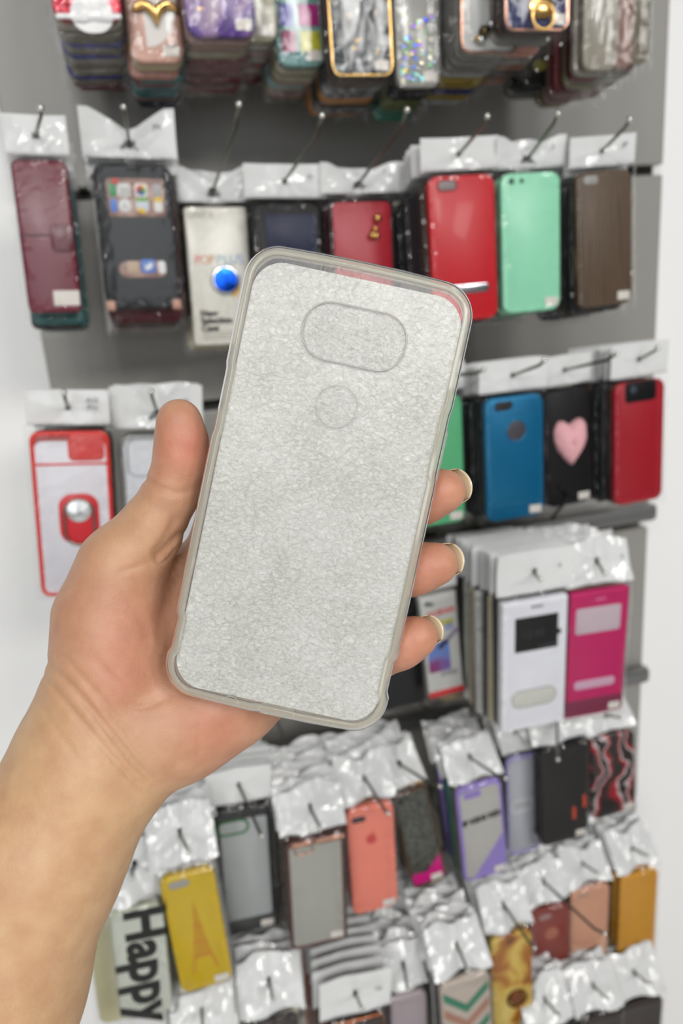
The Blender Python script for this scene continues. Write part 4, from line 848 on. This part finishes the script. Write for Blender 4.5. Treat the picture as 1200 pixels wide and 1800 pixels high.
def smooth_line(p, k=5):
    p = np.array(p, float); q = np.vstack([2*p[0]-p[1], p, 2*p[-1]-p[-2]]); out = []
    for i in range(len(p)-1):
        a, b, c, d = q[i:i+4]
        for j in range(k):
            t = j/k; out.append(0.5*((2*b)+(-a+c)*t+(2*a-5*b+4*c-d)*t*t+(-a+3*b-3*c+d)*t**3))
    return np.array(out+[p[-1]])
CR = [(smooth_line(lines(p)), d, w_) for p, d, w_ in creases]
def sdf(P_, detail=True):
    d = None
    for ch in palm_chains:
        for (a, ra), (b, rb) in zip(ch[:-1], ch[1:]):
            e = rcone(P_, a, b, ra, rb); d = e if d is None else smin(d, e, 0.011)
    th = None
    for (a, ra), (b, rb) in zip(thumb[:-1], thumb[1:]):
        e = rcone(P_, a, b, ra, rb); th = e if th is None else smin(th, e, 0.004)
    d = smin(d, th, 0.008)
    fa = None
    for fg in fingers:
        f = None
        for (a, ra), (b, rb) in zip(fg[:-1], fg[1:]):
            e = rcone(P_, a, b, ra, rb); f = e if f is None else smin(f, e, 0.007)
        fa = f if fa is None else smin(fa, f, 0.0015)
    d = smin(d, fa, 0.005)
    if detail:
        uv = P_[..., :2] / (-P_[..., 2:3])
        for pl, dep, w_ in CR:
            m_ = None; nseg = len(pl)-1
            for k_, (a, b) in enumerate(zip(pl[:-1], pl[1:])):
                ba = b-a; pa = uv-a; t = np.clip((pa@ba)/(ba@ba), 0, 1); q = np.sqrt(((pa - t[..., None]*ba)**2).sum(-1))*0.262
                s_ = (k_+t)/nseg
                if m_ is None: m_ = q; sw = s_
                else: sw = np.where(q < m_, s_, sw); m_ = np.minimum(m_, q)
            tap = np.clip(4*np.minimum(sw, 1-sw), 0, 1)
            d = d + dep*(0.15+0.85*tap*tap*(3-2*tap))*np.exp(-(m_/w_)**2)
    return d
def surface_nets(lo, hi, h):
    n = [int((hi[i]-lo[i])/h)+1 for i in range(3)]
    ax = [lo[i] + h*np.arange(n[i], dtype=np.float32) for i in range(3)]
    f = np.empty(n, np.float32)
    Y, Z = np.meshgrid(ax[1], ax[2], indexing='ij')
    for i0 in range(0, n[0], 24):
        xs = ax[0][i0:i0+24]
        G = np.empty((len(xs),)+Y.shape+(3,), np.float32); G[..., 0] = xs[:, None, None]; G[..., 1] = Y; G[..., 2] = Z
        f[i0:i0+24] = sdf(G, False)
    ins = f < 0
    c = np.zeros([k-1 for k in n], np.uint8)
    for dx in (0, 1):
        for dy in (0, 1):
            for dz in (0, 1): c += ins[dx:n[0]-1+dx, dy:n[1]-1+dy, dz:n[2]-1+dz]
    act = (c > 0) & (c < 8); idx = -np.ones(act.shape, np.int64); cells = np.argwhere(act); idx[act] = np.arange(len(cells))
    V = np.array(lo) + (cells+0.5)*h
    Q = []
    for a in range(3):
        b, c_ = (a+1) % 3, (a+2) % 3
        sl0 = [slice(None)]*3; sl1 = [slice(None)]*3; sl0[a] = slice(0, -1); sl1[a] = slice(1, None)
        s0 = ins[tuple(sl0)]; s1 = ins[tuple(sl1)]
        E = np.argwhere(s0 != s1)
        E = E[(E[:, b] > 0) & (E[:, c_] > 0) & (E[:, b] < n[b]-1) & (E[:, c_] < n[c_]-1)]
        db = np.zeros(3, int); db[b] = 1; dc = np.zeros(3, int); dc[c_] = 1
        q = [idx[tuple((E - o).T)] for o in (db+dc, dc, 0*db, db)]
        q = np.stack(q, 1); fl = s0[tuple(E.T)]
        q = np.where(fl[:, None], q, q[:, ::-1]); Q.append(q)
    return V, np.concatenate(Q)
def project(V, it, detail):
    for _ in range(it):
        e = 0.0004; f0 = sdf(V, detail); g = np.stack([(sdf(V+np.eye(3)[i]*e, detail)-f0)/e for i in range(3)], -1)
        s = np.clip(f0/np.maximum((g*g).sum(-1), 0.6), -0.0008, 0.0008); V = V - g*s[:, None]
    return V
def subdiv(V, Q):
    E = np.sort(np.concatenate([Q[:, [0, 1]], Q[:, [1, 2]], Q[:, [2, 3]], Q[:, [3, 0]]]), 1)
    U, inv = np.unique(E, axis=0, return_inverse=True); inv = inv.reshape(-1); n = len(Q); nv = len(V)
    ev = [nv + inv[i*n:(i+1)*n] for i in range(4)]; fc = nv + len(U) + np.arange(n)
    V2 = np.concatenate([V, (V[U[:, 0]]+V[U[:, 1]])/2, V[Q].mean(1)])
    Q2 = np.concatenate([np.stack([Q[:, 0], ev[0], fc, ev[3]], 1), np.stack([ev[0], Q[:, 1], ev[1], fc], 1), np.stack([fc, ev[1], Q[:, 2], ev[2]], 1), np.stack([ev[3], fc, ev[2], Q[:, 3]], 1)])
    return V2, Q2
lo = camp(-260, 2080, .262); hi = camp(850, 600, .262)
V, Q = surface_nets((lo[0], lo[1], -0.310), (hi[0], hi[1]+0.004, -0.205), 0.0022)
V = project(V, 3, False)
V, Q = subdiv(V, Q); V = project(V, 1, True)
V, Q = subdiv(V, Q); V = project(V, 2, True)
E_ = np.concatenate([Q[:, [0, 1]], Q[:, [1, 2]], Q[:, [2, 3]], Q[:, [3, 0]]]); cnt = np.bincount(E_.ravel(), minlength=len(V))[:, None]
for _ in range(3):
    acc = np.stack([np.bincount(E_[:, 0], V[E_[:, 1], i], len(V)) + np.bincount(E_[:, 1], V[E_[:, 0], i], len(V)) for i in range(3)], -1); V = 0.5*V + 0.5*acc/cnt
Mw = np.array(CM)
Vw = V@Mw[:3, :3].T + Mw[:3, 3]
org = np.array(atz(146, 1368, .265))
me = bpy.data.meshes.new('hand'); me.vertices.add(len(Vw)); me.vertices.foreach_set('co', (Vw-org).astype(np.float32).ravel())
me.loops.add(Q.size); me.loops.foreach_set('vertex_index', Q.astype(np.int32).ravel()); me.polygons.add(len(Q))
me.polygons.foreach_set('loop_start', np.arange(0, Q.size, 4, dtype=np.int32)); me.update(calc_edges=True); me.validate(); me.shade_smooth()
# skin tone: where this skin is rosier (pads, palm) and where it is yellower (wrist, forearm, thumb side)
px = 600 + V[:, 0]/(-V[:, 2])*F; py = 900 - V[:, 1]/(-V[:, 2])*F
def blob(x, y, r): return np.exp(-(((px-x)**2+(py-y)**2)/r**2))
fore = lin((206, 168, 128)); palmc = lin((196, 150, 120)); pink = lin((204, 132, 110))
wf = 1/(1+np.exp(-((py-1300)+(-(px-200))*0.9)/35))
wp_ = np.clip(0.9*blob(328, 785, 55) + 0.35*blob(230, 1090, 80) + 0.45*blob(210, 1190, 60) + 0.65*blob(760, 865, 60) + 0.65*blob(745, 1000, 60) + 0.65*blob(712, 1130, 60) + 0.5*blob(380, 1270, 70), 0, 1)
col = np.array(palmc)[None]*(1-wf[:, None]) + np.array(fore)[None]*wf[:, None]
wt = 0.7*blob(215, 940, 70)[:, None]; col = col*(1-wt) + np.array(fore)[None]*wt
col = col*(1-wp_[:, None]) + np.array(pink)[None]*wp_[:, None]
ca = me.color_attributes.new('tone', 'FLOAT_COLOR', 'POINT'); ca.data.foreach_set('color', np.concatenate([col, np.ones((len(col), 1))], 1).astype(np.float32).ravel())
def skin_mat():
    m, nt, b = newmat('skin'); at_ = N_(nt, 'ShaderNodeAttribute'); at_.attribute_name = 'tone'
    tc = N_(nt, 'ShaderNodeTexCoord'); n1 = N_(nt, 'ShaderNodeTexNoise'); n1.inputs['Scale'].default_value = 110; n1.inputs['Detail'].default_value = 4
    nt.links.new(tc.outputs['Object'], n1.inputs['Vector'])
    mx = N_(nt, 'ShaderNodeMix', data_type='RGBA', blend_type='MULTIPLY'); mx.inputs[0].default_value = 1
    r = ramp(nt, [(0.3, (238, 228, 224)), (0.7, (255, 255, 255))]); nt.links.new(n1.outputs[0], r.inputs[0])
    nt.links.new(at_.outputs['Color'], mx.inputs[6]); nt.links.new(r.outputs[0], mx.inputs[7]); nt.links.new(mx.outputs[2], b.inputs['Base Color'])
    b.inputs['Roughness'].default_value = 0.48; b.inputs['Subsurface Weight'].default_value = 0.25; b.inputs['Subsurface Radius'].default_value = (1.0, 0.35, 0.2); b.inputs['Subsurface Scale'].default_value = 0.004
    v = N_(nt, 'ShaderNodeTexVoronoi', feature='DISTANCE_TO_EDGE'); v.inputs['Scale'].default_value = 900
    n2 = N_(nt, 'ShaderNodeTexNoise'); n2.inputs['Scale'].default_value = 320; n2.inputs['Detail'].default_value = 4
    nt.links.new(tc.outputs['Object'], v.inputs['Vector']); nt.links.new(tc.outputs['Object'], n2.inputs['Vector'])
    ad = N_(nt, 'ShaderNodeMath', operation='MULTIPLY_ADD'); ad.inputs[1].default_value = 0.5; nt.links.new(v.outputs[0], ad.inputs[0]); nt.links.new(n2.outputs[0], ad.inputs[2])
    bp = N_(nt, 'ShaderNodeBump'); bp.inputs['Strength'].default_value = 0.3; bp.inputs['Distance'].default_value = 0.0006; nt.links.new(ad.outputs[0], bp.inputs['Height']); nt.links.new(bp.outputs[0], b.inputs['Normal'])
    return m
hand = link('hand', me, skin_mat()); hand.location = org
tag(hand, 'left hand and bare forearm holding up the clear phone case, palm toward viewer', 'hand')
NAIL = P('fingernail', (214, 198, 166), rough=0.25, var=0.03, coat=0.3)
def nail(tip, dip, r, fwd, over):
    t = (tip-dip); t /= np.linalg.norm(t); nd = np.array([0.30, 0.12, -1.0]); nd = nd - t*nd.dot(t); nd /= np.linalg.norm(nd); b = np.cross(t, nd)
    vs = []; nu, nv = 13, 12
    for lay in (0, 1):
        for j in range(nv):
            s = j/(nv-1)
            for i in range(nu):
                u = -1+2*i/(nu-1); a = u*1.12
                end = (r + over)*(1-0.22*u*u) if True else 0; st = -0.006*(1-0.25*u*u)
                v = st + (end-st)*s; R_ = r*1.0 - lay*0.0004
                drop = max(0.0, v-0.2*r)/(0.8*r+over); rad = R_*(1.02 - 0.26*drop**2)
                p = tip + t*v + b*math.sin(a)*rad*0.93 + nd*(math.cos(a)*rad - 0.0*drop)
                vs.append(p)
    fs = []; n = nu*nv; idx = lambda l, j, i: l*n + j*nu + i
    for j in range(nv-1):
        for i in range(nu-1):
            fs.append((idx(0, j, i), idx(0, j, i+1), idx(0, j+1, i+1), idx(0, j+1, i))); fs.append((idx(1, j, i), idx(1, j+1, i), idx(1, j+1, i+1), idx(1, j, i+1)))
    for i in range(nu-1):
        fs.append((idx(0, nv-1, i), idx(0, nv-1, i+1), idx(1, nv-1, i+1), idx(1, nv-1, i))); fs.append((idx(0, 0, i+1), idx(0, 0, i), idx(1, 0, i), idx(1, 0, i+1)))
    for j in range(nv-1):
        fs.append((idx(0, j+1, 0), idx(0, j, 0), idx(1, j, 0), idx(1, j+1, 0))); fs.append((idx(0, j, nu-1), idx(0, j+1, nu-1), idx(1, j+1, nu-1), idx(1, j, nu-1)))
    W = np.array(vs)@Mw[:3, :3].T + Mw[:3, 3] - org
    o = link('fingernail', mesh('nail', W, fs, True), NAIL, hand)
for fg, ov in zip(fingers[1:], (0.0012, 0.0012, 0.0012)):
    nail(fg[0][0].astype(float), fg[1][0].astype(float), fg[0][1], 0, ov)
